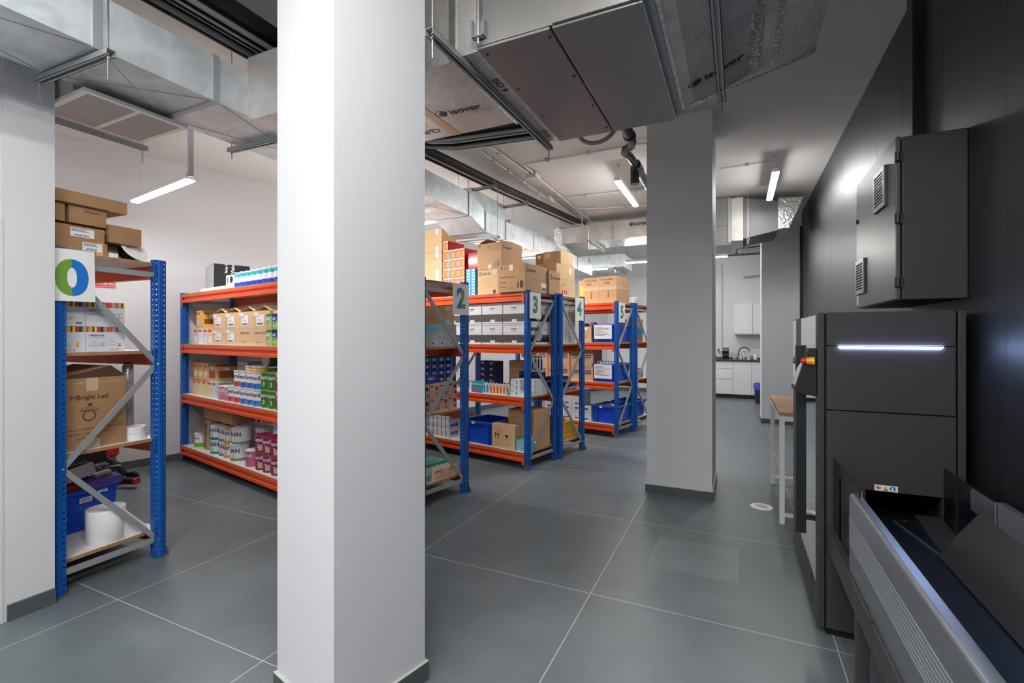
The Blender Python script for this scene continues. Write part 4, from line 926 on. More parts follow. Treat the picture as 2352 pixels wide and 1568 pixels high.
# ---- rack 1 (seen from the front, against the left wall)
cw, ch = 0.315, 0.175
def lab_front(w, h, x0, z0): return [('rect', 'F', x0, x0 + w, z0, z0 + h, PAPER, 0.001), ('text', 'F', 'BLEMIL', 0.016, x0 + 0.012, z0 + h - 0.022, INK), ('lines', 'F', x0 + 0.03, z0 + h * 0.6, w * 0.5, 2, 0.01, 0.003, INKG), ('bars', 'F', x0 + 0.012, z0 + 0.012, w - 0.03, 0.022, INKG)]
xs = [-2.53, -2.21, -1.895, -1.58]
rown = ['leftmost', 'second', 'third', 'fourth']
for i, x in enumerate(xs):
    b = carton(0.312, 0.3, 0.168, CARDL, [], [lab_front(0.15, 0.11, 0.05, 0.02), [('rect', 'F', 0.0, 0.09, 0.125, 0.155, PAPER, 0.001)]], flaps=True)
    put(b, 1, x, 0.03, Z2 + 0.1705, '%s labelled carton in the upper row on the second shelf, rack by left wall' % rown[i])
for i, x in enumerate(xs):
    if i < 2: b = carton(0.312, 0.3, 0.169, CARDL, [], [lab_front(0.15, 0.11, 0.05, 0.02), [('rect', 'F', 0.0, 0.09, 0.13, 0.155, PAPER, 0.001)]])
    else: b = carton(0.312, 0.3, 0.169, CARDL, [('text', 'F', 'BLEMIL SUELTO', 0.03, 0.03, 0.115, INKB), ('text', 'F', '1' if i == 2 else '3', 0.03, 0.14, 0.075, INKB), ('text', 'F', 'meado     sal', 0.022, 0.05, 0.03, INKB)])
    put(b, 1, x, 0.03, Z2, '%s carton in the lower row on the second shelf, rack by left wall' % rown[i])
for j, (h0, nm) in enumerate(((Z2, 'lower'), (Z2 + 0.1705, 'upper'))):
    put(carton(0.33, 0.3, 0.168, CARDL, [('text', 'F', 'BLEMIL SUELTO', 0.03, 0.03, 0.115, INKB), ('text', 'F', '2', 0.03, 0.14, 0.07, INKB)]), 1, -1.255, 0.06, h0, 'handwritten %s carton behind the green tins on the second shelf' % nm)
def cereal(c1, c2, w=0.13, h=0.185, d=0.2, bandc=None):
    dec = [('text', 'F', 'Blevit', 0.038, 0.012, h - 0.042, MRED, 0.03), ('rect', 'F', 0.02, w - 0.02, 0.03, h * 0.5, c2), ('disc', 'F', w * 0.5, h * 0.62, 0.012, PAPER), ('text', 'R', 'Blevit', 0.035, 0.02, h - 0.04, MRED, 0.03), ('rect', 'R', 0.02, d - 0.02, 0.045, h * 0.52, BROWNP), ('disc', 'R', d / 2, h * 0.72, 0.018, PAPER)]
    if bandc: dec += [('rect', 'F', 0, w, h - 0.012, h, bandc), ('rect', 'R', 0, d, h - 0.012, h, bandc)]
    return carton(w, d, h, c1, dec, edge=False, name='cereal_box')
put(cereal(C('cream_yellow_box', '#e9b95e'), MPINK, 0.17, 0.20, 0.2), 1, -3.12, 0.05, Z2 + 0.187, 'yellow cereal box standing alone on top of the pink ones', 'cereal box')
for i, x in enumerate([-3.22, -3.085, -2.95, -2.815]):
    put(cereal([MPINK, C('pale_blue_box', '#dfe6ea'), C('rose_box', '#efc9c0'), MPINK][i], PAPER, 0.13), 1, x, 0.05, Z2, '%s pink-lettered cereal box in the row on the second shelf' % rown[i], 'cereal box')
for i, x in enumerate([-3.25, -3.11, -2.97]):
    put(cereal([C('amber_box', '#dba850'), C('amber_box2', '#e3b766'), C('amber_box3', '#e0ad77')][i], CREAM, 0.135), 1, x, 0.06, Z1 + 0.187, '%s amber cereal box in the upper row on the third shelf' % rown[i], 'cereal box')
put(carton(0.22, 0.22, 0.185, C('cocoa_box', '#cfa672'), [('rect', 'F', 0, 0.22, 0.165, 0.185, C('dark_green_band', '#2c6a35')), ('rect', 'F', 0.03, 0.19, 0.03, 0.11, BROWNP), ('disc', 'F', 0.11, 0.14, 0.022, PAPER), ('rect', 'F', 0, 0.22, 0.155, 0.165, MRED), ('rect', 'R', 0, 0.22, 0.165, 0.185, C('dark_green_band', '#2c6a35')), ('rect', 'R', 0, 0.22, 0.155, 0.165, MRED), ('rect', 'R', 0.03, 0.19, 0.03, 0.11, BROWNP), ('disc', 'R', 0.11, 0.13, 0.02, PAPER)], edge=False, name='cereal_box'), 1, -2.79, 0.06, Z1 + 0.187, 'wide cocoa cereal box with green top band', 'cereal box')
for i, x in enumerate([-3.26, -3.12, -2.98, -2.84, -2.71]):
    put(cereal([C('peach_box', '#efc3a4'), C('cream_box', '#f0dfae'), C('yellowish_box', '#e9d98e'), C('apricot_box', '#f0cda4'), C('bluish_box', '#cfdfe8')][i], CREAM, 0.13, bandc=MRED if i < 3 else None), 1, x, 0.05, Z1, '%s pastel cereal box in the lower row on the third shelf' % ORD[i], 'cereal box')
for j in range(4): put(carton(0.24, 0.2, 0.098, C('grey_white_carton', '#c2c3c5'), [('lines', 'F', 0.04, 0.06, 0.13, 1, 0.01, 0.008, INKG)], edge=False), 1, -2.42, 0.22, Z1 + j * 0.1, '%s grey-white box from the bottom in the stack behind the tins' % ORD[j])
W1, W2_ = PALE, C('white_tin', '#ececee', 0.35)
# blemil style tins: (bands)
def t_pink(): return tin(0.062, 0.15, [(0.0, 0.06, MAG2), (0.06, 0.135, C('pinkish_tin', '#c98fb0'))], WHITE, 'emil', WHITE, size=0.045, tz=0.085, txt2='1', t2z=0.035, t2m=WHITE, t2s=0.05)
def t_white(c, n): return lambda: tin(0.068, 0.165, [(0.0, 0.055, c), (0.055, 0.15, W2_)], WHITE, 'emil', NAVY, size=0.055, tz=0.09, txt2=n, t2z=0.02, t2m=NAVY, t2s=0.05)
def t_green(): return tin(0.07, 0.17, [(0, 0.15, C('leaf_green_tin', '#3c7d2c', 0.35))], C('lime_lid', '#5cb42f', 0.3), 'lem', WHITE, size=0.055, tz=0.1, txt2='3', t2z=0.035, t2m=WHITE, t2s=0.055)
def t_plum(): return tin(0.07, 0.17, [(0, 0.13, MAGENTA), (0.13, 0.158, MY)], MY, 'mil', WHITE, size=0.055, tz=0.09, txt2='2', t2z=0.035, t2m=WHITE, t2s=0.05)
def t_yell(): return tin(0.07, 0.055, [(0, 0.045, MY)], WHITE, 'MAX', WHITE, size=0.035, tz=0.01)
COOL = C('coral_print', '#d95a5a'); BLU = C('cobalt_print', '#3f7fd0')
def row(make, xs_, y, z, fmt, cat, grp): stock(make, 1, [(x, y, z, fmt % ORD[i]) for i, x in enumerate(xs_)], cat, grp)
row(t_pink, [-2.53, -2.40], 0.09, Z1, '%s pale pink tin at the left of the third shelf tins', 'tin', None)
row(t_white(COOL, '2'), [-2.29, -2.15], 0.09, Z1, '%s white and coral tin in the lower row of the third shelf', 'tin', None)
row(t_white(BLU, '1'), [-2.0, -1.86, -1.73], 0.09, Z1, '%s white and blue tin in the lower row of the third shelf', 'tin', None)
row(t_green, [-1.585, -1.44], 0.10, Z1, '%s green tin in the lower row of the third shelf', 'tin', None)
row(t_plum, [-1.29, -1.15], 0.10, Z1, '%s plum tin with yellow band in the lower row of the third shelf', 'tin', None)
row(t_white(COOL, '1'), [-2.15], 0.09, Z1 + 0.166, '%s white and coral tin in the upper row of the third shelf', 'tin', None)
row(t_white(BLU, '1'), [-2.0, -1.86, -1.73], 0.09, Z1 + 0.166, '%s white and blue tin in the upper row of the third shelf', 'tin', None)
row(t_green, [-1.585, -1.44], 0.10, Z1 + 0.171, '%s green tin in the upper row of the third shelf', 'tin', None)
row(t_plum, [-1.29, -1.15], 0.10, Z1 + 0.171, '%s plum tin with yellow band in the upper row of the third shelf', 'tin', None)
row(t_yell, [-1.88, -1.73], 0.09, Z1 + 0.333, '%s short yellow tub on top of the white and blue tins', 'tub', None)
for i, (x, y, z) in enumerate([(-1.93, 0.33, Z1 + 0.42), (-1.45, 0.33, Z1 + 0.44), (-1.3, 0.33, Z1 + 0.44)]):
    o = tin(0.075, 0.12, [(0, 0.11, [GREENP, MY, MY][i])], WHITE, name='tin'); put(o, 1, x, y + 0.02, z + 0.02, '%s tin lying on its side with its white lid facing out, third shelf' % rown[i], 'tin'); o.rotation_euler = (math.radians(90), 0, -PHI)
put(carton(0.9, 0.25, 0.34, CARDD), 1, -1.6, 0.30, Z1, 'brown carton carrying the sideways tins at the back of the third shelf')
# bottom shelf of rack 1
def nan(bot, cap=None, n='1', r=0.075, h=0.155): return lambda: tin(r, h, [(0, 0.028, bot), (0.028, h - 0.012, PALE)], cap or PALE, 'NAN', NAVY, size=0.06, tz=0.085, txt2=n, t2z=0.03, t2m=bot, t2s=0.05)
TEALT, VIO, GRYG = C('teal_base', '#1b8f93'), C('dusty_violet_base', '#6b74a8'), C('grey_green_base', '#7f9a7f')
row(nan(TEALT), [-2.74], 0.1, Z0, '%s pale tin with teal base, lower, bottom shelf', 'tin', None); row(nan(TEALT), [-2.74], 0.1, Z0 + 0.156, '%s pale tin with teal base, upper, bottom shelf', 'tin', None)
row(nan(VIO), [-2.57], 0.12, Z0, '%s tin with violet base, lower, bottom shelf', 'tin', None); row(nan(VIO), [-2.57], 0.12, Z0 + 0.156, '%s tin with violet base, upper, bottom shelf', 'tin', None)
row(nan(GOLD, MY, '3', 0.062), [-2.43], 0.1, Z0, '%s gold-lidded tin, lower, bottom shelf', 'tin', None); row(nan(GOLD, MY, '3', 0.062), [-2.43], 0.1, Z0 + 0.156, '%s gold-lidded tin, upper, bottom shelf', 'tin', None)
row(nan(GRYG, None, '2', 0.09, 0.17), [-2.25], 0.12, Z0, '%s large grey-green based tin, lower, bottom shelf', 'tin', None); row(nan(GRYG, None, '1', 0.09, 0.17), [-2.24], 0.13, Z0 + 0.171, '%s large grey-green based tin, upper, bottom shelf', 'tin', None)
row(nan(GRYG, None, '1', 0.085, 0.17), [-2.05], 0.28, Z0, '%s shaded tin standing behind the large ones, lower', 'tin', None); row(nan(GRYG, None, '1', 0.085, 0.17), [-2.05], 0.28, Z0 + 0.171, '%s shaded tin standing behind the large ones, upper', 'tin', None)
put(tin(0.075, 0.16, [(0, 0.05, C('apple_green_tin', '#6fb53c')), (0.05, 0.148, W2_)], WHITE, 'NNA', MRED, size=0.04, tz=0.09), 1, -3.25, 0.12, Z0, 'white and green tin at the left end of the bottom shelf', 'tin')
put(tin(0.06, 0.16, [(0, 0.05, MRED), (0.05, 0.148, W2_)], WHITE, 'N', MRED, size=0.045, tz=0.09), 1, -3.1, 0.2, Z0, 'white and red tin behind the green one, lower', 'tin')
for j in range(2): put(carton(0.24, 0.3, 0.17, CARDD, [('rect', 'F', 0.05, 0.12, 0.08, 0.13, INKB)] if j else [], tapes=[[('rect', 'F', 0.09, 0.15, 0, 0.169, TAPEC)]]), 1, -2.95, 0.08, Z0 + j * 0.171, ['lower brown carton left of the teal based tins', 'torn brown carton in the middle of the bottom shelf stack'][j])
put(carton(0.75, 0.35, 0.15, CARD, [('lines', 'F', 0.02, 0.06, 0.12, 2, 0.015, 0.004, INKB)]), 1, -2.75, 0.1, Z0 + 0.345, 'long brown carton crowning the bottom shelf stack')
put(carton(0.17, 0.2, 0.15, WHITE, [('text', 'F', 'NAN', 0.05, 0.05, 0.09, NAVY, 0.02), ('disc', 'F', 0.09, 0.045, 0.03, MAGENTA)], edge=False), 1, -2.22, 0.30, Z0 + 0.345, 'white carton with crimson disc standing high at the back of the bottom shelf')
put(tin(0.07, 0.165, [(0, 0.15, MAG2)], WHITE, 'emil', WHITE, size=0.045, tz=0.1), 1, -1.88, 0.09, Z0, 'single pale plum tin at the front of the bottom shelf', 'tin')
def t_mag(): return tin(0.072, 0.17, [(0, 0.158, MAGENTA)], C('crimson_lid', '#c22a54', 0.25), 'lemil', WHITE, size=0.05, tz=0.105, txt2='2', t2z=0.05, t2m=WHITE, t2s=0.05, badge=(0.02, 0.075, C('price_badge', '#c9b98a')))
sp = []
for r_, z in enumerate((Z0, Z0 + 0.171)):
    for i, x in enumerate([-1.69, -1.54, -1.38]): sp.append((x, 0.10, z, '%s crimson-lidded tin from the left in the %s front row, bottom shelf' % (ORD[i], ['lower', 'upper'][r_])))
for i, x in enumerate([-1.52, -1.36]): sp.append((x, 0.27, Z0 + 0.342, '%s crimson tin in the raised back row of the bottom shelf' % ORD[i]))
stock(t_mag, 1, sp, 'tin', 'crimson-lidded milk tins on the bottom shelf')
for i, x in enumerate([-1.52, -1.36]):
    for z in (Z0, Z0 + 0.171): put(t_mag(), 1, x, 0.27, z, '%s crimson tin of the back column, %s of the two below the raised row' % (ORD[i], 'lower' if z == Z0 else 'upper'), 'tin', 'crimson-lidded milk tins on the bottom shelf')
row(t_green, [-1.21], 0.08, Z0, '%s green tin by the column on the bottom shelf, lower', 'tin', None)
row(t_plum, [-1.21], 0.08, Z0 + 0.171, '%s yellow-topped tin by the column on the bottom shelf', 'tin', None)
# second shelf tins right, top shelf
def t_potito(top, mid, low): return lambda: carton(0.11, 0.09, 0.15, low, [('rect', 'F', 0, 0.11, 0.085, 0.15, mid), ('rect', 'F', 0, 0.11, 0.13, 0.15, top), ('text', 'F', 'avit', 0.038, 0.012, 0.095, PAPER, 0.03), ('disc', 'F', 0.03, 0.04, 0.012, PAPER), ('disc', 'F', 0.03, 0.04, 0.006, MY), ('disc', 'F', 0.08, 0.055, 0.01, PAPER), ('rect', 'F', 0.05, 0.09, 0.015, 0.045, MY), ('rect', 'R', 0, 0.09, 0.085, 0.15, mid)], edge=False, name='baby_food_pack')
for i, (x, cc) in enumerate([(-1.44, (GREENP, C('mint_tin', '#7fc296'), C('meadow_print', '#9cc46a'))), (-1.325, (C('navy_top', '#1b3f8c'), C('navy_top', '#1b3f8c'), C('leafy_print', '#6da43c'))), (-1.21, (ORG, C('tangerine', '#ef8a2c'), MY))]):
    for z, tt in ((Z2, 'lower'), (Z2 + 0.151, 'upper')): put(t_potito(*cc)(), 1, x, 0.03, z, '%s baby food pack with %s band beside the near column' % (tt, ['green', 'navy', 'orange'][i]), 'box')
b = carton(0.36, 0.45, 0.27, C('black_glossy_box', '#2b2c2f', 0.25), [('vtext', 'F', 'Visio', 0.05, 0.20, 0.17, PAPER, 0.02), ('vtext', 'F', 'Party 2', 0.035, 0.13, 0.17, PAPER, 0.02), ('rect', 'F', 0.185, 0.188, 0.02, 0.26, INKG)], edge=False, name='black_box')
m = MB(); m.quad((-0.18, 0.45, 0), (0, -1, 0), ZV, 0.005, 0.445, 0.005, 0.265, C('pale_box_side', '#a9abae', 0.3), 0.001); m.build('side_print', b)
put(b, 1, -2.72, 0.24, Z3 + 0.042, 'glossy black equipment box on the top shelf by the left wall', turn=1.4)
put(carton(0.85, 0.5, 0.04, WHITE, edge=False, name='white_tray'), 1, -2.6, 0.03, Z3, 'flat white carton under the glossy black box')
put(carton(0.19, 0.1, 0.10, WHITE, [('disc', 'F', 0.13, 0.05, 0.035, INK), ('rect', 'F', 0.02, 0.06, 0.02, 0.08, INKG)], edge=False), 1, -2.27, 0.03, Z3 + 0.042, 'small white box with a black picture before the glossy black box')
row(lambda: tin(0.05, 0.155, [(0, 0.05, C('royal_blue_band', '#2345b0')), (0.05, 0.105, W2_), (0.105, 0.14, C('turquoise_band', '#2ab0c4'))], WHITE), [-2.13 + 0.118 * i for i in range(8)], 0.07, Z3, '%s turquoise banded tin from the left on the top shelf', 'tin', 'turquoise banded tins on the top shelf')
put(carton(0.75, 0.3, 0.2, CARD), 1, -1.52, 0.27, Z3, 'brown carton behind the turquoise banded tins'); put(carton(0.55, 0.28, 0.05, CARD), 1, -1.38, 0.27, Z3 + 0.202, 'flat brown carton lying on another behind the turquoise tins')
put(carton(0.2, 0.25, 0.32, CARDL, [], [[('rect', 'F', 0.05, 0.18, 0.05, 0.2, PAPER, 0.001)]]), 1, -1.10, 0.16, Z3, 'upright pale carton at the column end of the top shelf')
# ------------------------------------------------------------------ rack 2 (end view, right of the near column)
def E2(o, y0, xr, w, z, label, cat='box', group=None, turn=0.0): return put(o, 2, xr - w / 2, y0, z, label, cat, group, turn)
SICK = C('pale_grey_green_carton', '#c9cdc6')
for i, (y0, wy) in enumerate(((0.06, 0.10), (0.165, 0.115), (0.285, 0.10), (0.39, 0.11))):
    dec = [('rect', 'R', 0.005, wy - 0.005, 0.115, 0.20, LBLUE)] if i < 2 else []
    dec += [('lines', 'R', 0.012, 0.19, wy * 0.7, 4, 0.022, 0.003, INKG), ('lines', 'R', 0.012, 0.085, wy * 0.6, 2, 0.02, 0.002, INKG), ('disc', 'R', wy * 0.3, 0.03, 0.008, NAVY)]
    E2(carton(0.3, wy, 0.205, SICK, dec, edge=False), y0, -0.06, 0.3, Z2, '%s pale green-grey carton from the column on the second shelf, rack 2' % ORD[i])
E2(carton(0.25, 0.17, 0.165, CARDL, [('lines', 'R', 0.03, 0.12, 0.08, 2, 0.03, 0.004, CARD)], tapes=[[('rect', 'R', 0.06, 0.10, 0, 0.04, TAPEW), ('rect', 'R', 0.06, 0.10, 0.13, 0.165, TAPEW)]]), 0.345, -0.10, 0.25, Z2 + 0.207, 'tan carton with white tape on the pale green-grey ones, rack 2')
for i in range(5): E2(carton(0.12, 0.05, 0.06, C('magenta_sachet_box', '#a52a5c'), [('rect', 'R', 0.01, 0.04, 0.02, 0.04, PAPER)], edge=False, name='sachet_box'), 0.07 + i * 0.052, -0.30, 0.12, Z2 + 0.207, '%s magenta sachet box behind the diagonal brace of rack 2' % ORD[i])
# dark blue packs, seen across the end
def e_blue(): return carton(0.22, 0.085, 0.06, C('deep_blue_pack', '#14317c'), [('rect', 'R', 0.015, 0.06, 0.02, 0.045, C('pale_logo', '#9fb2d8')), ('rect', 'R', 0.078, 0.085, 0.0, 0.06, C('pale_flap', '#a8a9ae'))], edge=False, name='blue_pack')
sp = []
for i in range(5):
    for j in range(8 if i else 7): sp.append((-0.14 - 0.11, 0.07 + i * 0.092, Z1 + 0.062 * j, 'deep blue pack, column %s and tier %s on the third shelf of rack 2' % (ORD[i], ORD[j])))
stock(e_blue, 2, sp, 'box', 'deep blue packs on the third shelf of rack 2')
# peach nappy packs
def e_peach(): return carton(0.26, 0.112, 0.128, PEACH, [('rect', 'R', 0.01, 0.045, 0.098, 0.108, INKB), ('disc', 'R', 0.083, 0.085, 0.018, C('hair_print', '#8a5138')), ('disc', 'R', 0.083, 0.082, 0.011, C('skin_print', '#e3b59f')), ('disc', 'R', 0.08, 0.038, 0.022, C('skin_print2', '#d29c82')), ('disc', 'R', 0.092, 0.028, 0.009, C('hair_print', '#8a5138'))], edge=False, name='nappy_pack')
sp = []
for j in range(2):
    for i in range(4): sp.append((-0.19, 0.045 + i * 0.117, Z1 + 0.129 * j, 'peach nappy pack, %s from the column, %s tier' % (ORD[i], ['lower', 'upper'][j])))
ps = stock(e_peach, 2, sp, 'nappy pack', 'peach nappy packs on rack 2')
put(carton(0.09, 0.11, 0.07, C('royal_blue_pack', '#1d4fb0'), [('rect', 'R', 0.02, 0.08, 0.035, 0.05, PAPER)], edge=False, name='wipes_pack'), 2, -0.12, 0.14, Z1 + 0.26, 'bright blue pack lying on the peach nappy packs', 'box')
# bottom shelf of rack 2
t = None
def mint_box(): return carton(0.1, 0.045, 0.15, MINT, [('rect', 'R', 0, 0.045, 0.125, 0.15, C('deep_mint', '#3f9f80')), ('rect', 'R', 0.004, 0.041, 0.05, 0.12, PAPER), ('rect', 'R', 0.004, 0.041, 0.045, 0.05, MRED), ('lines', 'R', 0.008, 0.1, 0.025, 3, 0.012, 0.002, INKG)], edge=False, name='lotion_box')
sp = [(-0.13 - 0.105 * j, 0.115 + i * 0.047, Z0, 'mint lotion carton, %s from the column, %s rank' % (ORD[i], ORD[j])) for j in range(2) for i in range(6)]
stock(mint_box, 2, sp, 'box', 'mint lotion cartons on the bottom shelf')
PB = C('peach_box', '#dba692')
dec = [('rect', 'R', 0.008, 0.06, 0.075, 0.085, INKB)]
for x in (0.09, 0.2): dec += [('disc', 'R', x, 0.075, 0.02, C('mask_print', '#b45a4a'), 0.015), ('disc', 'R', x + 0.0, 0.066, 0.008, C('mask_print', '#b45a4a'), 0.004)]
dec += [('lines', 'R', 0.02, 0.04, 0.22, 3, 0.012, 0.002, C('mask_print', '#b45a4a'))]
E2(carton(0.16, 0.29, 0.095, PB, dec, edge=False, name='mask_box'), 0.195, -0.035, 0.16, Z0, 'long salmon box printed with red masks at the front of the lowest shelf')
def pump(cc):
    b = MB(); b.box(-0.035, 0.035, -0.022, 0.022, 0, 0.14, cc); o = b.build('pump_bottle', bevel=0.01)
    MB().cyl((0, 0, 0.14), 0.013, 0.015, WHITE, 12).cyl((0, 0, 0.155), 0.004, 0.03, WHITE, 8).box(-0.01, 0.045, -0.008, 0.008, 0.183, 0.195, WHITE).build('pump', o); return o
for i, (x, y, cc) in enumerate([(-0.5, 0.165, C('ivory_plastic', '#dfe3d6', 0.3)), (-0.46, 0.30, C('ivory_plastic', '#dfe3d6', 0.3))]): put(pump(cc), 2, x, y, Z0, ['ivory pump bottle behind the mint cartons, nearer the column', 'ivory pump bottle behind the mint cartons, nearer the upright'][i], 'bottle')

# ------------------------------------------------------------------ rack 3 (front view)
def F3(o, x0, x1, y, z, label, cat='box', group=None, turn=0.0): return put(o, 3, (x0 + x1) / 2, y, z, label, cat, group, turn)
# top: tall tan cartons at the left
for j, h in enumerate((0.29, 0.30, 0.30)):
    F3(carton(0.46, 0.42, h, CARDL, [('lines', 'F', 0.22, h - 0.05, 0.15, 2, 0.03, 0.004, CARD)], tapes=[[('rect', 'F', 0.345, 0.40, -0.0, 0.07, TAPEW), ('rect', 'F', 0.345, 0.40, h - 0.07, h, TAPEW)]]), -1.84, -1.38, 0.03, Z3 + [0, 0.292, 0.594][j], '%s tan carton with white tape in the tallest pile on rack 3' % ['lowest', 'middle', 'topmost'][j])
RDW = C('red_shrink_wrap', '#b4262c', 0.15)
def e_org(): return carton(0.094, 0.30, 0.118, ORG, [('rect', 'F', 0.0, 0.018, 0.0, 0.118, SKYB), ('rect', 'F', 0.03, 0.06, 0.045, 0.09, C('salmon_print', '#f07a52')), ('rect', 'F', 0.06, 0.085, 0.02, 0.08, MY), ('rect', 'F', 0, 0.094, 0.104, 0.118, C('white_gloss', '#f2ddd6', 0.2)), ('rect', 'R', 0, 0.30, 0, 0.118, RDW)], edge=False, name='orange_pack')
sp = []
for i in range(4):
    n = 5 if i == 0 else 4
    n += 1
    for j in range(n): sp.append((-1.325 + i * 0.0955, 0.04, Z3 + 0.1195 * j, 'shrink wrapped orange pack, column %s and tier %s on rack 3' % (ORD[i], ORD[j])))
stock(e_org, 3, sp, 'box', 'orange shrink wrapped packs on rack 3')
def e_sky(): return carton(0.075, 0.2, 0.036, C('cyan_pack', '#4fb4dc'), [('rect', 'F', 0, 0.012, 0.005, 0.03, C('strong_blue', '#1c3fb0')), ('rect', 'F', 0.016, 0.07, 0.01, 0.026, C('pale_cyan', '#bfe2f0'))], edge=False, name='cyan_pack')
sp = [(-0.94 + 0.077 * i, 0.05, Z3 + 0.0365 * j, 'flat cyan pack, column %s and tier %s on rack 3' % (ORD[i], ORD[j])) for i in range(2) for j in range(9)]
stock(e_sky, 3, sp, 'box', 'flat cyan packs on top of rack 3')
F3(carton(0.15, 0.28, 0.20, RDW, [('rect', 'F', 0.0, 0.15, 0.12, 0.125, C('wrap_gloss', '#e0a0a0', 0.1)), ('rect', 'T', 0.0, 0.15, 0.0, 0.28, C('wrap_gloss2', '#cf5258', 0.1))], edge=False, name='shrink_pack'), -0.945, -0.795, 0.06, Z3 + 0.33, 'crimson shrink wrapped pack on top of the flat cyan ones')
ALM = [('disc', 'R', 0.05, 0.0, 0.001, INKB)]
def logo(face, x, z, s): return [('disc', face, x, z, s * 0.5, INKB, s * 0.32), ('disc', face, x, z + s * 0.62, s * 0.16, INKB), ('text', face, 'almirall', s * 1.15, x + s * 0.7, z - s * 0.35, INKB, 0.01)]
def arrows(face, x, z, s=0.03): return [('rect', face, x, x + s * 0.25, z, z + s, INKB), ('rect', face, x - s * 0.25, x + s * 0.5, z + s * 0.85, z + s * 1.0, INKB), ('disc', face, x + s * 0.12, z + s * 1.05, s * 0.3, INKB)]
F3(carton(0.37, 0.42, 0.30, CARDL, logo('F', 0.04, 0.25, 0.04) + [('lines', 'F', 0.05, 0.17, 0.22, 3, 0.045, 0.003, CARD), ('rect', 'F', 0.24, 0.28, 0.01, 0.05, INKB)], tapes=[[('rect', 'F', 0.235, 0.285, 0.21, 0.30, TAPEC)]]), -0.79, -0.42, 0.06, Z3, 'lower pale carton with small round logo under the open one')
b = carton(0.37, 0.42, 0.31, CARD, arrows('F', 0.04, 0.255) + [('disc', 'F', 0.185, 0.26, 0.018, INKB, 0.014), ('rect', 'F', 0.27, 0.285, 0.02, 0.08, INKG), ('rect', 'F', 0.305, 0.345, 0.02, 0.09, INKG), ('disc', 'F', 0.1, 0.15, 0.0, CARD)] + logo('R', 0.05, 0.25, 0.035), [[('rect', 'R', 0.27, 0.40, 0.01, 0.07, PAPER, 0.001)]], [[('rect', 'F', 0.17, 0.225, 0, 0.05, TAPEC)]], flaps=True)
F3(b, -0.79, -0.42, 0.05, Z3 + 0.302, 'open carton with arrow marks standing on a pale carton on rack 3')
F3(carton(0.375, 0.47, 0.305, CARD, arrows('F', 0.05, 0.245, 0.035) + [('disc', 'F', 0.10, 0.265, 0.015, INKB, 0.012), ('text', 'F', 'PLAN ESTUCHADO', 0.024, 0.03, 0.16, INKB), ('text', 'F', 'OH AZUL', 0.024, 0.03, 0.10, INKB), ('text', 'F', 'CN 7645', 0.024, 0.03, 0.05, INKB), ('rect', 'F', 0.275, 0.29, 0.04, 0.11, INKB), ('rect', 'F', 0.31, 0.35, 0.04, 0.12, INKB), ('disc', 'F', 0.2, 0.04, 0.016, INKB, 0.012)] + logo('R', 0.05, 0.24, 0.04),
     [[('rect', 'R', 0.33, 0.45, 0.02, 0.12, PAPER, 0.001), ('bars', 'R', 0.345, 0.03, 0.09, 0.035, INK)]], [[('rect', 'F', 0.165, 0.215, 0.24, 0.305, TAPEC)]]), -0.385, -0.01, -0.05, Z3, 'handwritten carton with arrow marks above the numeral 3 card', turn=0.03)
put(carton(0.40, 0.24, 0.28, CARD, logo('R', 0.05, 0.20, 0.05) + [('lines', 'R', 0.08, 0.13, 0.1, 3, 0.02, 0.003, CARDL)]), 3, -0.20, 0.43, Z3, 'plain faced carton with round logo at the rack 3 end')
# second shelf: white and grey cartons
GW = C('white_print_carton', '#d9d9db', 0.5)
def e_fren(tx=True):
    w, h = 0.314, 0.24
    dec = [('rect', 'F', 0, w, 0.022, 0.108, DKGREY), ('rect', 'F', 0, 0.003, 0, h, INKG, 0.0012), ('rect', 'F', w - 0.003, w, 0, h, INKG, 0.0012), ('rect', 'F', 0, w, h - 0.003, h, INKG, 0.0012), ('rect', 'F', 0, w, 0.018, 0.022, INKG, 0.0012), ('text', 'F', 'DESCONTADOS DE STOCK', 0.021, 0.022, 0.212, INKG), ('text', 'F', 'Frenadol', 0.022, 0.12, 0.172, INK, 0.02), ('lines', 'F', 0.12, 0.162, 0.08, 2, 0.01, 0.002, INKG), ('rect', 'R', 0, 0.5, 0.022, 0.108, DKGREY)]
    dec += [('text', 'R', 'Frenadol', 0.075, 0.05, 0.158, INK, 0.03), ('text', 'R', 'Complex', 0.028, 0.36, 0.165, INKG), ('disc', 'R', 0.27, 0.105, 0.075, C('soft_grey_print', '#a9aaab')), ('rect', 'R', 0, 0.5, 0.022, 0.075, DKGREY)]
    return carton(w, 0.50, h, GW, dec, tapes=[[('rect', 'F', 0.13, 0.2, 0.0, 0.045, TAPEW)]], edge=False)
sp = []
for j in range(2):
    for i, x in enumerate((-0.19 - 0.32 * n for n in range(4))): sp.append((x - 0.03, 0.03, Z2 + 0.242 * j, 'white and grey printed carton, %s from the numeral 3 card, %s row' % (ORD[i], ['lower', 'upper'][j])))
stock(e_fren, 3, sp, 'box', 'white and grey cartons on the second shelf of rack 3')
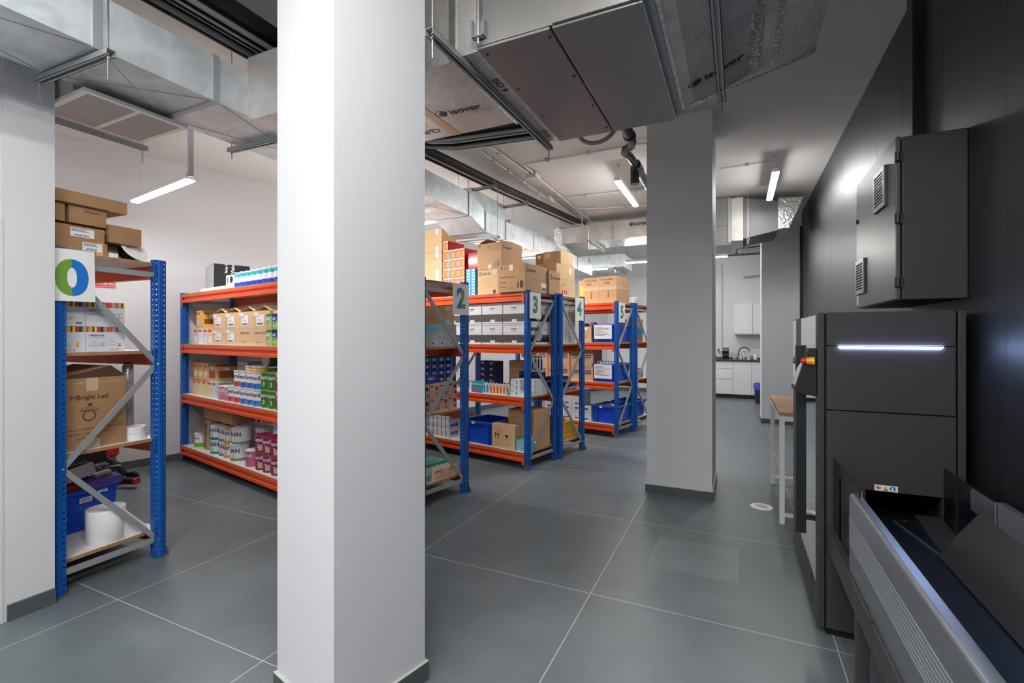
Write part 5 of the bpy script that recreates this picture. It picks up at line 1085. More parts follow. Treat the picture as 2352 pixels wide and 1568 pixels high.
# third shelf
WB = C('white_medicine_box', '#dfe2e4', 0.4)
def e_med(): return carton(0.13, 0.085, 0.062, WB, [('lines', 'F', 0.008, 0.052, 0.05, 1, 0.01, 0.004, INK), ('rect', 'F', 0.075, 0.09, 0.01, 0.045, CYAN), ('disc', 'F', 0.09, 0.04, 0.011, CYAN, 0.006), ('lines', 'R', 0.01, 0.045, 0.06, 2, 0.015, 0.003, INKG)], edge=False, name='medicine_box')
sp = [(-0.215 + 0.133 * i, 0.05 + 0.09 * r_, Z1 + 0.063 * j, 'white medicine box, tier %s, rank %s, column %s by the rack 3 upright' % (ORD[j], ORD[r_], ORD[i])) for r_ in range(3) for i in range(2) for j in range(3 if i == 0 or r_ > 0 else 1)]
sp = [s for s in sp]; stock(e_med, 3, sp, 'medicine box', 'white medicine boxes on the third shelf of rack 3')
sp = [(-0.16 + 0.0 * i, 0.33 + 0.055 * i, Z1 + 0.06 * j, 'small white box, rank %s, tier %s behind the medicine boxes' % (ORD[i], ORD[j])) for i in range(1) for j in range(2)]
stock(lambda: carton(0.2, 0.05, 0.058, WB, [], edge=False, name='medicine_box'), 3, sp, 'medicine box', 'white medicine boxes on the third shelf of rack 3')
def e_pouch(cc, capc):
    def f():
        b = MB(); b.prism([(-0.024, 0), (0.024, 0), (0.026, 0.02), (0.02, 0.11), (0.008, 0.125), (-0.008, 0.125), (-0.02, 0.11), (-0.026, 0.02)], 0, 0.03, WHITE, 'y')
        b.prism([(-0.018, 0.01), (0.012, 0.01), (0.016, 0.07), (0.0, 0.115), (-0.014, 0.10)], -0.001, 0.0, cc, 'y'); o = b.build('baby_bottle_pack')
        MB().cyl((0, 0.015, 0.118), 0.011, 0.016, capc, 10).build('cap', o); return o
    return f
stock(e_pouch(C('aqua_blue', '#2e8ccc'), NAVY), 3, [(-0.665 + 0.048 * i, 0.04 + 0.055 * r_, Z1, 'blue squeeze pack, %s from the left, rank %s on rack 3' % (ORD[i], ORD[r_])) for r_ in range(3) for i in range(2)], 'squeeze pack', 'blue squeeze packs on the third shelf of rack 3')
stock(e_pouch(C('bright_orange_print', '#f2661c'), NAVY), 3, [(-0.565 + 0.05 * i, 0.04 + 0.055 * r_, Z1, 'orange squeeze pack, %s from the left, rank %s on rack 3' % (ORD[i], ORD[r_])) for r_ in range(2) for i in range(5)], 'squeeze pack', 'orange squeeze packs on the third shelf of rack 3')
def e_teal():
    b = carton(0.085, 0.16, 0.125, TEAL, edge=False, name='teal_pack'); m = MB(); m.add([(-0.0425, -0.0012, 0.0), (0.0425, -0.0012, 0.0), (-0.0425, -0.0012, 0.055)], [(0, 1, 2)], HOTP); m.quad((-0.0425, 0, 0), XV, ZV, 0.0, 0.085, 0.095, 0.108, C('pale_teal', '#b9dcd8'), 0.0015); m.build('print', b); return b
stock(e_teal, 3, [(-0.83, 0.04, Z1, 'left teal and pink pack on the third shelf of rack 3'), (-0.742, 0.04, Z1, 'right teal and pink pack on the third shelf of rack 3')], 'box', None)
F3(carton(0.03, 0.1, 0.11, WHITE, edge=False), -0.905, -0.875, 0.04, Z1, 'narrow white box left of the teal and pink packs')
def e_navy(): return carton(0.14, 0.13, 0.072, C('navy_pack', '#101f4c'), [('rect', 'F', 0.02, 0.075, 0.03, 0.055, C('pale_logo', '#9fb2d8'))], edge=False, name='navy_pack')
sp = [(-0.95 + 0.145 * i, 0.36, Z1 + 0.0735 * j, 'navy pack, column %s and tier %s behind the teal packs' % (ORD[i], ORD[j])) for i in range(2) for j in range(5)]
stock(e_navy, 3, sp, 'box', 'navy packs at the back of the third shelf of rack 3')
for j in range(3): F3(carton(0.25, 0.16, 0.075, CARD), -0.57, -0.32, 0.40, Z1 + 0.15 + j * 0.078, '%s flat brown carton at the back of the third shelf, rack 3' % ORD[j])
F3(carton(0.25, 0.16, 0.148, CARDD), -0.57, -0.32, 0.40, Z1, 'dark brown carton under the flat ones at the back of rack 3')
def e_brush():
    b = MB(); b.box(-0.016, 0.016, 0, 0.012, 0, 0.2, WHITE); b.box(-0.010, 0.010, -0.001, 0, 0.02, 0.15, NAVY); b.disc((0, 0, 0), XV, ZV, 0, 0.175, 0.012, NAVY); return b.build('toothbrush_pack')
stock(e_brush, 3, [(-0.27 + 0.042 * i, 0.36, Z1 + 0.26, '%s hanging navy toothbrush pack from the left on rack 3' % ORD[i]) for i in range(6)], 'toothbrush pack', 'navy toothbrush packs on rack 3')
stock(lambda: carton(0.05, 0.1, 0.13, NAVY, [('rect', 'F', 0.008, 0.042, 0.09, 0.12, C('mid_blue_print', '#274a9c'))], edge=False, name='navy_carton'), 3, [(-0.345 + 0.053 * i, 0.34, Z1 + 0.128, '%s dark navy carton from the left under the toothbrushes' % ORD[i]) for i in range(6)], 'box', 'dark navy cartons under the toothbrushes')
F3(carton(0.33, 0.12, 0.126, WHITE, edge=False), -0.37, -0.04, 0.33, Z1, 'white carton supporting the dark navy cartons on rack 3')
# bottom shelf of rack 3
put(bin_box(0.44, 0.46, 0.27), 3, -0.775, 0.03, Z0, 'empty blue plastic bin on the bottom shelf of rack 3', 'bin')
def e_white_pink(): return carton(0.075, 0.2, 0.098, C('white_gloss_box', '#dcdde2', 0.35), [('rect', 'F', 0.012, 0.03, 0.045, 0.088, C('periwinkle_print', '#6a7ac4')), ('rect', 'F', 0.012, 0.03, 0.01, 0.045, C('crimson_print', '#b02452')), ('rect', 'F', 0.05, 0.065, 0.03, 0.07, LBLUE), ('rect', 'R', 0.03, 0.15, 0.03, 0.07, C('periwinkle_print', '#6a7ac4')), ('disc', 'R', 0.15, 0.05, 0.022, C('crimson_print', '#b02452'))], edge=False, name='cream_tube_box')
sp = [(-1.62 + 0.077 * i, 0.05, Z0 + 0.1 * j, 'white and crimson striped box, column %s and tier %s on rack 3' % (ORD[i], ORD[j])) for i in range(5) for j in range(3)]
stock(e_white_pink, 3, sp, 'box', 'white and crimson striped boxes on the bottom shelf')
def e_wp2(): return carton(0.12, 0.2, 0.05, C('white_gloss_box', '#dcdde2', 0.35), [('rect', 'F', 0.03, 0.10, 0.015, 0.036, C('periwinkle_print', '#6a7ac4')), ('disc', 'F', 0.098, 0.026, 0.012, C('crimson_print', '#b02452'))], edge=False, name='flat_tube_box')
sp = [(-1.20 + 0.125 * i, 0.2 + 0.1 * i, Z0 + 0.0512 * j, 'flat white box, column %s and tier %s beside the blue bin' % (ORD[i], ORD[j])) for i in range(2) for j in range(6 if i == 0 else 5)]
stock(e_wp2, 3, sp, 'box', 'flat white boxes beside the blue bin')
F3(carton(0.34, 0.128, 0.275, CARDL, arrows('F', 0.05, 0.11, 0.045) + arrows('F', 0.09, 0.11, 0.045) + [('lines', 'F', 0.04, 0.235, 0.16, 3, 0.022, 0.004, CARD), ('disc', 'F', 0.22, 0.155, 0.024, INK), ('rect', 'F', 0.19, 0.25, 0.157, 0.185, CARDL, 0.002), ('rect', 'F', 0.218, 0.222, 0.10, 0.135, INK), ('rect', 'F', 0.205, 0.235, 0.10, 0.103, INK), ('disc', 'F', 0.22, 0.05, 0.014, INKB, 0.011)], tapes=[[('rect', 'T', 0.15, 0.2, 0, 0.128, TAPEC)]]), -0.535, -0.195, 0.02, Z0, 'carton with black arrows and glass mark beside the blue bin')
for j in range(2): put(carton(0.36, 0.34, 0.22, CARD, [('text', 'F', 'Jernon', 0.03, 0.06, 0.12, INKB), ('text', 'F', 'Garrucha', 0.026, 0.04, 0.075, INKB), ('text', 'F', 'Bolsa 7kg', 0.026, 0.04, 0.04, INKB)] if j else [('disc', 'F', 0.12, 0.14, 0.02, INKB, 0.018)]), 3, -0.21, 0.15, Z0 + j * 0.222, ['lower of two large plain cartons behind the rack 3 upright', 'upper of two large plain cartons behind the rack 3 upright'][j])
stock(lambda: carton(0.085, 0.11, 0.022, C('turquoise_pack', '#3fb3bb'), [('rect', 'F', 0.0, 0.085, 0.0, 0.009, WHITE)], edge=False, name='turquoise_pack'), 3, [(-0.135 + 0.087 * i, 0.02, Z0 + 0.0225 * j, 'turquoise flat pack, column %s and tier %s at the corner of rack 3' % (ORD[i], ORD[j])) for i in range(2) for j in range(6)], 'box', 'turquoise flat packs at the rack 3 corner')

# ------------------------------------------------------------------ rack 4 (end view) and the cartons on top
def E4(o, y0, xr, w, z, label, cat='box', group=None, turn=0.0): return put(o, 4, xr - w / 2, y0, z, label, cat, group, turn)
def stk(n): return [('rect', 'R', 0.2, 0.26, 0.10, 0.18, PAPER)] if n else []
b = carton(0.3, 0.46, 0.215, CARDL, [('disc', 'R', 0.17, 0.145, 0.024, MRED, 0.021), ('rect', 'R', 0.168, 0.172, 0.12, 0.17, MRED), ('rect', 'R', 0.15, 0.19, 0.144, 0.147, MRED)] + [('rect', 'R', 0.13 + 0.05 * i, 0.155 + 0.05 * i, 0.03, 0.075, MRED) for i in range(3)])
E4(b, 0.04, -0.08, 0.3, Z3, 'carton with red round mark and red handling symbols above rack 4')
E4(carton(0.3, 0.44, 0.185, CARDL, [('rect', 'F', 0.12, 0.2, 0.03, 0.06, PAPER), ('rect', 'R', 0.30, 0.36, 0.08, 0.15, PAPER)], tapes=[[('rect', 'F', 0.1, 0.17, 0.1, 0.185, TAPEC)]]), 0.04, -0.08, 0.3, Z3 + 0.217, 'middle carton with a white sticker in the tallest rack 4 pile')
E4(carton(0.26, 0.30, 0.165, CARDL, [('rect', 'F', 0.03, 0.10, 0.09, 0.14, PAPER)], tapes=[[('rect', 'F', 0.15, 0.2, 0.04, 0.165, TAPEC)]]), 0.14, -0.08, 0.26, Z3 + 0.404, 'topmost carton of the tallest rack 4 pile, taped front')
E4(carton(0.11, 0.30, 0.16, CARDD, [('rect', 'F', 0.03, 0.08, 0.09, 0.13, PAPER)]), 0.14, -0.345, 0.11, Z3 + 0.404, 'darker carton left of the topmost carton on rack 4')
E4(carton(0.3, 0.40, 0.185, CARDD, [('rect', 'F', 0.02, 0.11, 0.02, 0.04, PAPER)]), 0.04, -0.39, 0.3, Z3 + 0.217, 'dark side carton beside the stickered one on rack 4')
E4(carton(0.3, 0.40, 0.215, CARDD), 0.04, -0.39, 0.3, Z3, 'dark carton under the dark side carton on rack 4')
def e_vial(): return carton(0.2, 0.095, 0.033, C('white_flap_carton', '#dcdad8'), [('rect', 'R', 0.03, 0.045, 0.006, 0.027, C('amber_print', '#b88328')), ('lines', 'R', 0.05, 0.024, 0.035, 1, 0.01, 0.004, INKG)], edge=False, name='white_flat_box')
sp = [(-0.17, 0.09 + 0.1 * i, Z2 + 0.0336 * j, 'white flat box, column %s and tier %s at the rack 4 end' % (ORD[i], ORD[j])) for i in range(4) for j in range([16, 16, 15, 14][i])]
stock(e_vial, 4, sp, 'box', 'white flat boxes on the second shelf of rack 4')
def e_pvial():
    b = MB().lathe([(0.022, 0), (0.024, 0.004), (0.024, 0.05), (0.015, 0.06)], C('purple_black_glass', '#231a35', 0.2), n=12); b.lathe([(0.0243, 0.012), (0.0243, 0.042)], C('lilac_label', '#a394c0'), n=12)
    o = b.build('vitamin_bottle', smooth=True); MB().lathe([(0.018, 0.058), (0.018, 0.082), (0.016, 0.084)], PURP, n=12).build('cap', o); return o
sp = []
for r_ in range(5):
    for i in range(7): sp.append((-0.06 - 0.055 * r_, 0.12 + 0.056 * i, Z1, 'purple capped bottle, rank %s and place %s on the third shelf of rack 4' % (ORD[r_], ORD[i])))
for r_ in range(1, 5):
    for i in range(0, 5): sp.append((-0.06 - 0.055 * r_, 0.13 + 0.056 * i, Z1 + 0.0885, 'raised purple capped bottle, rank %s and place %s on rack 4' % (ORD[r_], ORD[i])))
stock(e_pvial, 4, sp, 'bottle', 'purple capped bottles on rack 4')
# same bottles at the far back of rack 3, seen through its end frame
sp = [(-0.10 - 0.055 * r_, 0.40 + 0.056 * i, Z1, 'purple capped bottle at the back of rack 3, rank %s, place %s' % (ORD[r_], ORD[i])) for r_ in range(4) for i in range(3)]
stock(e_pvial, 3, sp, 'bottle', 'purple capped bottles at the back of rack 3')
def e_yel(): return carton(0.2, 0.105, 0.075, YELB, [('rect', 'R', 0.006, 0.099, 0.012, 0.02, INKG), ('rect', 'R', 0.02, 0.08, 0.035, 0.06, C('deep_amber_print', '#d58f12')), ('rect', 'F', 0.02, 0.18, 0.02, 0.05, C('deep_amber_print', '#d58f12'))], edge=False, name='amber_pack')
sp = [(-0.14, 0.08 + 0.107 * i, Z0 + 0.0765 * j, 'amber yellow pack, column %s and tier %s at the foot of rack 4' % (ORD[i], ORD[j])) for i in range(4) for j in range([4, 3, 3, 2][i])]
stock(e_yel, 4, sp, 'box', 'amber yellow packs at the foot of rack 4')
def e_wcar(): return carton(0.3, 0.22, 0.17, C('white_carton', '#d3d5da', 0.5), [('rect', 'R', 0.03, 0.09, 0.03, 0.055, C('indigo_print', '#3a3f9c')), ('lines', 'R', 0.03, 0.15, 0.12, 2, 0.018, 0.004, INKG), ('rect', 'F', 0.08, 0.15, 0.03, 0.055, C('indigo_print', '#3a3f9c'))], edge=False)
# cartons on rack 5 ---------------------------------------------------------
def F5(o, x0, x1, y, z, label, cat='box', group=None, turn=0.0): return put(o, 5, (x0 + x1) / 2, y, z, label, cat, group, turn)
F5(carton(0.27, 0.46, 0.385, CARD, [('text', 'F', 'COULDINA', 0.042, 0.015, 0.33, INKB, 0.01), ('text', 'F', '2/28', 0.045, 0.05, 0.275, INKB, 0.01), ('vtext', 'F', 'FRAGIL', 0.035, 0.15, 0.07, INKB, 0.01)], tapes=[[('rect', 'F', 0.0, 0.265, 0.19, 0.24, TAPEC)]]), -0.585, -0.318, 0.05, Z3, 'left handwritten carton marked 2/28 on top of rack 5')
F5(carton(0.275, 0.46, 0.392, CARD, [('text', 'F', 'COULDINA', 0.04, 0.01, 0.335, INKB, 0.01), ('text', 'F', '2/28', 0.045, 0.08, 0.28, INKB, 0.01), ('vtext', 'F', 'FRAGIL', 0.035, 0.16, 0.07, INKB, 0.01), ('rect', 'R', 0.0, 0.46, 0.20, 0.203, INKB)], tapes=[[('rect', 'F', 0.0, 0.275, 0.19, 0.24, TAPEC), ('rect', 'R', 0.0, 0.46, 0.2, 0.24, TAPEC)]]), -0.314, -0.04, 0.05, Z3, 'right handwritten carton marked 2/28 on top of rack 5')
F5(carton(0.10, 0.4, 0.36, CARD, [('rect', 'F', 0.04, 0.085, 0.03, 0.28, C('yellow_sticker', '#f2dc1e'))]), -0.69, -0.59, 0.08, Z3, 'carton edge with tall yellow sticker left of the handwritten cartons')
put(bin_box(0.38, 0.5, 0.27, paper=True), 5, -0.225, 0.03, Z2, 'blue bin with a handwritten sheet on the second shelf of rack 5', 'bin')
put(bin_box(0.38, 0.5, 0.27, paper=True), 5, -0.225, 0.03, Z1, 'blue bin with a handwritten sheet on the third shelf of rack 5', 'bin')
put(bin_box(0.40, 0.5, 0.26), 5, -0.225, 0.03, Z0, 'lowest blue bin on rack 5, filled with loose packs', 'bin')
F5(carton(0.17, 0.3, 0.24, CARD, [('lines', 'F', 0.02, 0.14, 0.1, 4, 0.025, 0.004, INKB), ('rect', 'F', 0.04, 0.10, 0.19, 0.22, PAPER)], flaps=True), -0.62, -0.45, 0.05, Z2, 'open brown carton left of the bin on the second shelf of rack 5')
sp = [(-0.515 - 0.205 * i, 0.04 + 0.015 * (i % 2), Z1 + 0.236 * j, 'brown carton with navy name panel, %s from the papered bin, %s row' % (ORD[i], ['lower', 'upper'][j])) for i in range(6) for j in range(2)]
stock(lambda: carton(0.2, 0.3, 0.235, CARD, [('rect', 'F', 0.03, 0.165, 0.11, 0.16, NAVY), ('text', 'F', 'DEPORO', 0.032, 0.035, 0.122, CARDL, 0.02), ('lines', 'F', 0.03, 0.21, 0.12, 2, 0.015, 0.004, INKB), ('lines', 'F', 0.04, 0.10, 0.1, 1, 0.01, 0.004, INKB)]), 5, sp, 'box', 'brown cartons with navy panels on rack 5')
sp = [(-0.53, 0.04, Z0, 'white carton with small indigo marks beside the lowest bin of rack 5'), (-0.70, 0.04, Z0, 'white carton with small indigo marks, farther from the bin'), (-0.70, 0.04, Z0 + 0.227, 'white carton with indigo marks stacked on another, rack 5')] + [(-0.87 - 0.17 * i, 0.04, Z0 + 0.227 * j, 'white carton with indigo marks, %s of the farther columns, %s row' % (ORD[i], ['lower', 'upper'][j])) for i in range(3) for j in range(2)]
stock(lambda: carton(0.165, 0.3, 0.225, C('white_carton', '#d3d5da', 0.5), [('rect', 'F', 0.05, 0.11, 0.17, 0.195, C('indigo_print', '#3a3f9c')), ('rect', 'F', 0.05, 0.11, 0.02, 0.04, C('indigo_print', '#3a3f9c')), ('lines', 'F', 0.04, 0.14, 0.08, 2, 0.02, 0.003, INKG)], edge=False), 5, sp, 'box', None)
def e_flask():
    b = MB().lathe([(0.022, 0), (0.024, 0.005), (0.024, 0.11), (0.01, 0.13)], C('clear_flask', '#c9ccce', 0.2), n=12); o = b.build('flask', smooth=True); MB().lathe([(0.012, 0.128), (0.012, 0.15)], WHITE, n=10).build('cap', o); return o
stock(e_flask, 5, [(-0.37 + 0.05 * (i % 7), 0.12 + 0.06 * (i // 7), Z1 + 0.16, '%s clear flask standing in the papered bin on the third shelf' % (ORD[i])) for i in range(14)], 'bottle', 'clear flasks in the papered bin')
# inside of the bins: a few loose packs
for i in range(6): loose(5, -0.36 + 0.06 * i, 0.15 + 0.04 * (i % 3), Z2 + 0.2, 0.06, 0.12, 0.06, [MRED, WHITE, HOTP, WHITE, RED, PINK][i], '%s small pack from the left peeping over the upper papered bin' % ORD[i], 0.1 * (i % 2), 0.1, 0.3 * i)
for i in range(5): loose(5, -0.36 + 0.075 * i, 0.16 + 0.05 * (i % 2), Z0 + 0.17, 0.1, 0.14, 0.07, [WHITE, INKG, RED, WHITE, INKG][i], '%s small pack from the left inside the lowest bin of rack 5' % ORD[i], 0.15 * (i % 2), 0.1, 0.25 * i)
# rack 6 end ---------------------------------------------------------------
def E6(o, y0, xr, w, z, label, cat='box', group=None): return put(o, 6, xr - w / 2, y0, z, label, cat, group)
E6(carton(0.3, 0.36, 0.15, CARD, [], tapes=[[('rect', 'R', 0.05, 0.2, 0.02, 0.13, TAPEC)]]), 0.1, -0.08, 0.3, Z2 + 0.21, 'taped brown carton high on the second shelf of rack 6')
E6(carton(0.3, 0.36, 0.11, CARDD), 0.1, -0.08, 0.3, Z2, 'shaded brown carton low on the second shelf of rack 6')
E6(carton(0.3, 0.36, 0.095, C('azure_carton', '#1f93cc'), [('rect', 'R', 0.02, 0.12, 0.02, 0.07, SKYB)], edge=False), 0.1, -0.08, 0.3, Z2 + 0.112, 'azure blue carton between brown ones on rack 6')
put(bin_box(0.38, 0.46, 0.26), 6, -0.25, 0.07, Z0, 'blue bin low on rack 6, edge showing by the middle column', 'bin')
stock(lambda: carton(0.1, 0.03, 0.17, WHITE, [('rect', 'R', 0.004, 0.026, 0.02, 0.12, C('plum_print', '#4a3550')), ('rect', 'R', 0.0, 0.03, 0.15, 0.17, MRED)], edge=False, name='slim_box'), 6, [(-0.1, 0.11 + 0.036 * i, Z1, '%s slim red-topped box along the rack 6 end' % ORD[i]) for i in range(8)], 'box', 'slim red-topped boxes on rack 6')
stock(lambda: carton(0.14, 0.035, 0.13, WHITE, [('rect', 'R', 0.02, 0.026, 0.01, 0.12, PURP)], edge=False, name='file_box'), 6, [(-0.14, 0.20 + 0.038 * i, Z3, '%s slim white folder-like box on top of rack 6' % ORD[i]) for i in range(6)], 'box', 'slim white boxes on top of rack 6')
E6(carton(0.14, 0.10, 0.10, WHITE, [('lines', 'R', 0.01, 0.08, 0.07, 3, 0.02, 0.003, INKG)], edge=False), 0.09, -0.07, 0.14, Z3, 'small white carton just behind the rack 5 upright on top')
E6(carton(0.2, 0.16, 0.14, CARDD), 0.18, -0.24, 0.2, Z3, 'brown carton behind the slim white boxes on rack 6')
# ------------------------------------------------------------------ dispensing machine by the dark wall
def T(name, label, cat, org): return thing(name, label, cat, org), org
t, o = T('dispensing_machine', 'tall dark grey machine with a glowing strip across its front', 'machine', (0.64, 3.37, 0))
HB = mat('machine_gap', '#060607', 0.8)
bd = MB(); bd.box(0.372, 0.92, 3.35, 3.95, 0.03, 1.60, MACH2); bd.box(0.372, 0.92, 2.84, 3.35, 0.755, 1.60, MACH2); bd.box(0.372, 0.92, 2.84, 3.35, 0.03, 0.56, MACH2); bd.box(0.372, 0.44, 2.84, 3.35, 0.56, 0.755, MACH2); bd.box(0.86, 0.92, 2.84, 3.35, 0.56, 0.755, MACH2)
sub(bd, 'body', t, o)
sub(MB().box(0.40, 0.90, 2.84, 3.9, 0.0, 0.03, BLACK), 'plinth', t, o)
sub(MB().box(0.36, 0.389, 2.80, 2.84, 0.045, 1.605, MACH), 'corner_post', t, o, bevel=0.003)
sub(MB().box(0.897, 0.925, 2.80, 2.84, 0.045, 1.605, MACH), 'corner_post', t, o, bevel=0.003)
sub(MB().box(0.389, 0.397, 2.815, 2.84, 0.045, 1.60, HB), 'gap', t, o)
sub(MB().box(0.397, 0.889, 2.80, 2.84, 1.443, 1.605, MACH), 'front_panel', t, o, bevel=0.002)
sub(MB().box(0.397, 0.889, 2.80, 2.84, 1.128, 1.439, MACH), 'front_panel', t, o, bevel=0.002)
fp = MB(); fp.box(0.397, 0.889, 2.80, 2.84, 0.755, 1.123, MACH); fp.box(0.397, 0.555, 2.80, 2.84, 0.05, 0.755, MACH); fp.box(0.842, 0.889, 2.80, 2.84, 0.05, 0.755, MACH); fp.box(0.555, 0.842, 2.80, 2.84, 0.05, 0.56, MACH)
sub(fp, 'front_panel', t, o)
ol = MB(); ol.box(0.44, 0.86, 3.34, 3.349, 0.56, 0.755, HB); ol.box(0.441, 0.449, 2.841, 3.34, 0.561, 0.754, HB); ol.box(0.851, 0.859, 2.841, 3.34, 0.561, 0.754, HB); ol.box(0.45, 0.85, 2.841, 3.34, 0.561, 0.568, HB); ol.box(0.45, 0.85, 2.841, 3.34, 0.747, 0.754, HB); sub(ol, 'outlet_lining', t, o)
sub(MB().prism([(0.445, 1.439), (0.845, 1.439), (0.835, 1.4285), (0.452, 1.4285)], 2.793, 2.801, LEDB, 'y'), 'light_strip', t, o)
m = MB(); FO = (0.589, 2.799, 0.756)
m.quad(FO, XV, ZV, 0, 0.09, 0, 0.028, PAPER, 0.001)
m.disc(FO, XV, ZV, 0.015, 0.014, 0.011, RED, 0.002, 20, 0.009); m.bar((0.589 + 0.008, 2.7965, 0.756 + 0.021), (0.589 + 0.022, 2.7965, 0.756 + 0.007), 0.001, 0.002, RED)
m.disc(FO, XV, ZV, 0.015, 0.014, 0.005, INK, 0.0018)
m.add([(0.589 + 0.031, 2.797, 0.7585), (0.589 + 0.055, 2.797, 0.7585), (0.589 + 0.043, 2.797, 0.779)], [(0, 1, 2)], INK); m.add([(0.589 + 0.033, 2.7965, 0.7595), (0.589 + 0.053, 2.7965, 0.7595), (0.589 + 0.043, 2.7965, 0.777)], [(0, 1, 2)], C('hazard_yellow', '#f0c419'))
m.quad(FO, XV, ZV, 0.038, 0.049, 0.0055, 0.009, INK, 0.003)
m.disc(FO, XV, ZV, 0.070, 0.014, 0.0118, C('mandatory_blue', '#1f5fa8'), 0.002); m.disc(FO, XV, ZV, 0.068, 0.018, 0.0035, PAPER, 0.003); m.disc(FO, XV, ZV, 0.070, 0.009, 0.0055, PAPER, 0.003)
sub(m, 'warning_label', t, o)
# side facing the aisle
sub(MB().box(0.36, 0.3725, 2.84, 3.95, 0.03, 1.602, MACH), 'side_panel', t, o)
sub(MB().box(0.3572, 0.3605, 2.846, 3.455, 0.25, 1.595, GLASSM), 'glass_panel', t, o)
sub(MB().box(0.3572, 0.3605, 3.74, 3.945, 1.2, 1.595, GLASSM), 'glass_panel', t, o)
sub(MB().box(0.3572, 0.3605, 3.0, 3.2, 0.07, 0.24, MACH2), 'service_flap', t, o)
hp = MB().prism([(0.286, 3.0), (0.334, 3.0), (0.334, 3.03), (0.318, 3.045), (0.286, 3.04)], 0.43, 1.44, BLACKS, 'z')
for z in (0.5, 1.3): hp.box(0.32, 0.358, 3.01, 3.035, z, z + 0.03, BLACKS)
sub(hp, 'handle_profile', t, o, bevel=0.002)
prof = [(0.359, 1.425), (0.325, 1.43), (0.315, 1.41), (0.262, 1.215), (0.275, 1.2), (0.359, 1.185)]
sub(MB().prism(prof, 2.815, 2.985, BLACKS, 'y'), 'monitor_housing', t, o, bevel=0.003)
nx = Vector((-0.195, 0, 0.053)).normalized()
m = MB(); m.add([(0.3115, 2.825, 1.40), (0.3115, 2.975, 1.40), (0.2605, 2.975, 1.218), (0.2605, 2.825, 1.218)], [(0, 1, 2, 3)], GLASSM)
sub(m, 'touch_screen', t, o)
sub(MB().lathe([(0.021, 0), (0.017, -0.03), (0.017, -0.034)], C('stop_yellow', '#f0b400', 0.35), (0.345, 2.80, 1.365), 20, 'x').lathe([(0.013, -0.034), (0.015, -0.05), (0.012, -0.056)], C('stop_red', '#d9202a', 0.35), (0.345, 2.80, 1.365), 20, 'x'), 'emergency_button', t, o, smooth=True)
# conveyor ------------------------------------------------------------------
t, o = T('conveyor', 'aluminium sided belt conveyor running from the machine towards the viewer', 'conveyor', (0.62, 1.4, 0))
XR0, XR1, YE = 0.405, 0.445, 2.31
def rail_prof(x0, s, zb, zt): return [(x0, zb), (x0, zt - 0.012), (x0 + s * 0.004, zt - 0.004), (x0 + s * 0.012, zt), (x0 + s * 0.036, zt), (x0 + s * 0.040, zt - 0.006), (x0 + s * 0.040, zb)]
sub(MB().prism(rail_prof(XR0, 1, 0.555, 0.862), -0.9, YE, ALU, 'y'), 'side_rail', t, o, smooth=True)
m = MB()
for i in range(8): m.box(XR0 - 0.002, XR0, -0.9, YE - 0.001, 0.765 - i * 0.0145, 0.770 - i * 0.0145, C('rail_ridge', '#c4cacf', 0.3, metal=0.8))
sub(m, 'rail_ribs', t, o)
sub(MB().box(0.395, 0.446, -0.9, 2.798, 0.455, 0.553, MACH), 'frame_beam', t, o, bevel=0.003)
sub(MB().box(0.395, 0.43, 1.92, 1.925, 0.45, 0.556, HB), 'frame_joint', t, o)
SMOKE = C('smoked_acrylic', '#15161b', 0.25)
sub(MB().box(0.424, 0.430, 2.25, 2.798, 0.555, 0.892, SMOKE), 'smoked_guard', t, o)
sub(MB().box(0.424, 0.44, 2.60, 2.635, 0.555, 0.84, BLACKS), 'guard_bracket', t, o)
sub(MB().prism([(2.25, 0.80), (2.42, 0.80), (2.42, 0.868), (2.395, 0.885), (2.25, 0.885)], 0.432, 0.436, ALU, 'x'), 'inner_plate', t, o)
sub(MB().box(0.447, 0.80, -0.9, 2.798, 0.60, 0.62, C('dark_blue_belt', '#0d1420', 0.35)), 'belt', t, o)
sub(MB().box(0.447, 0.84, -0.9, 2.79, 0.50, 0.599, BLACK), 'belt_bed', t, o)
sub(MB().prism(rail_prof(0.885, -1, 0.60, 0.888), -0.9, 2.32, ALU, 'y'), 'side_rail', t, o, smooth=True)
sub(MB().prism([(2.30, 0.80), (2.50, 0.80), (2.50, 0.878), (2.488, 0.888), (2.30, 0.888)], 0.838, 0.842, ALU, 'x'), 'inner_plate', t, o)
sub(MB().prism([(0.712, 0.628), (0.718, 0.626), (0.842, 0.805), (0.836, 0.81)], -0.9, 2.42, C('chute_steel', '#5a5a5d', 0.3, metal=0.7), 'y'), 'chute_plate', t, o)
sub(MB().box(0.845, 0.851, 2.33, 2.798, 0.60, 0.890, SMOKE), 'smoked_guard', t, o)
sub(MB().box(0.838, 0.853, 2.64, 2.67, 0.60, 0.84, BLACKS), 'guard_bracket', t, o)
sub(MB().prism([(2.50, 0.621), (2.797, 0.621), (2.797, 0.665)], 0.74, 0.84, C('guide_plate', '#2a2a2c', 0.35), 'x').bar((0.735, 2.36, 0.625), (0.66, 2.79, 0.625), 0.004, 0.01, ALU), 'guide_plate', t, o)
sub(MB().cyl((0.70, 2.78, 0.63), 0.004, 0.006, C('dark_red', '#6a1518'), 8), 'sensor', t, o); sub(MB().box(0.704, 0.708, 2.32, 2.335, 0.622, 0.626, C('dark_red', '#6a1518')), 'sensor', t, o)
for y in (2.14, 0.4): 
    sub(MB().box(0.398, 0.438, y, y + 0.04, 0.0, 0.455, MACH), 'leg', t, o); sub(MB().box(0.84, 0.88, y, y + 0.04, 0.0, 0.6, MACH), 'leg', t, o)
    sub(MB().box(0.438, 0.84, y, y + 0.04, 0.09, 0.13, MACH), 'cross_rail', t, o)
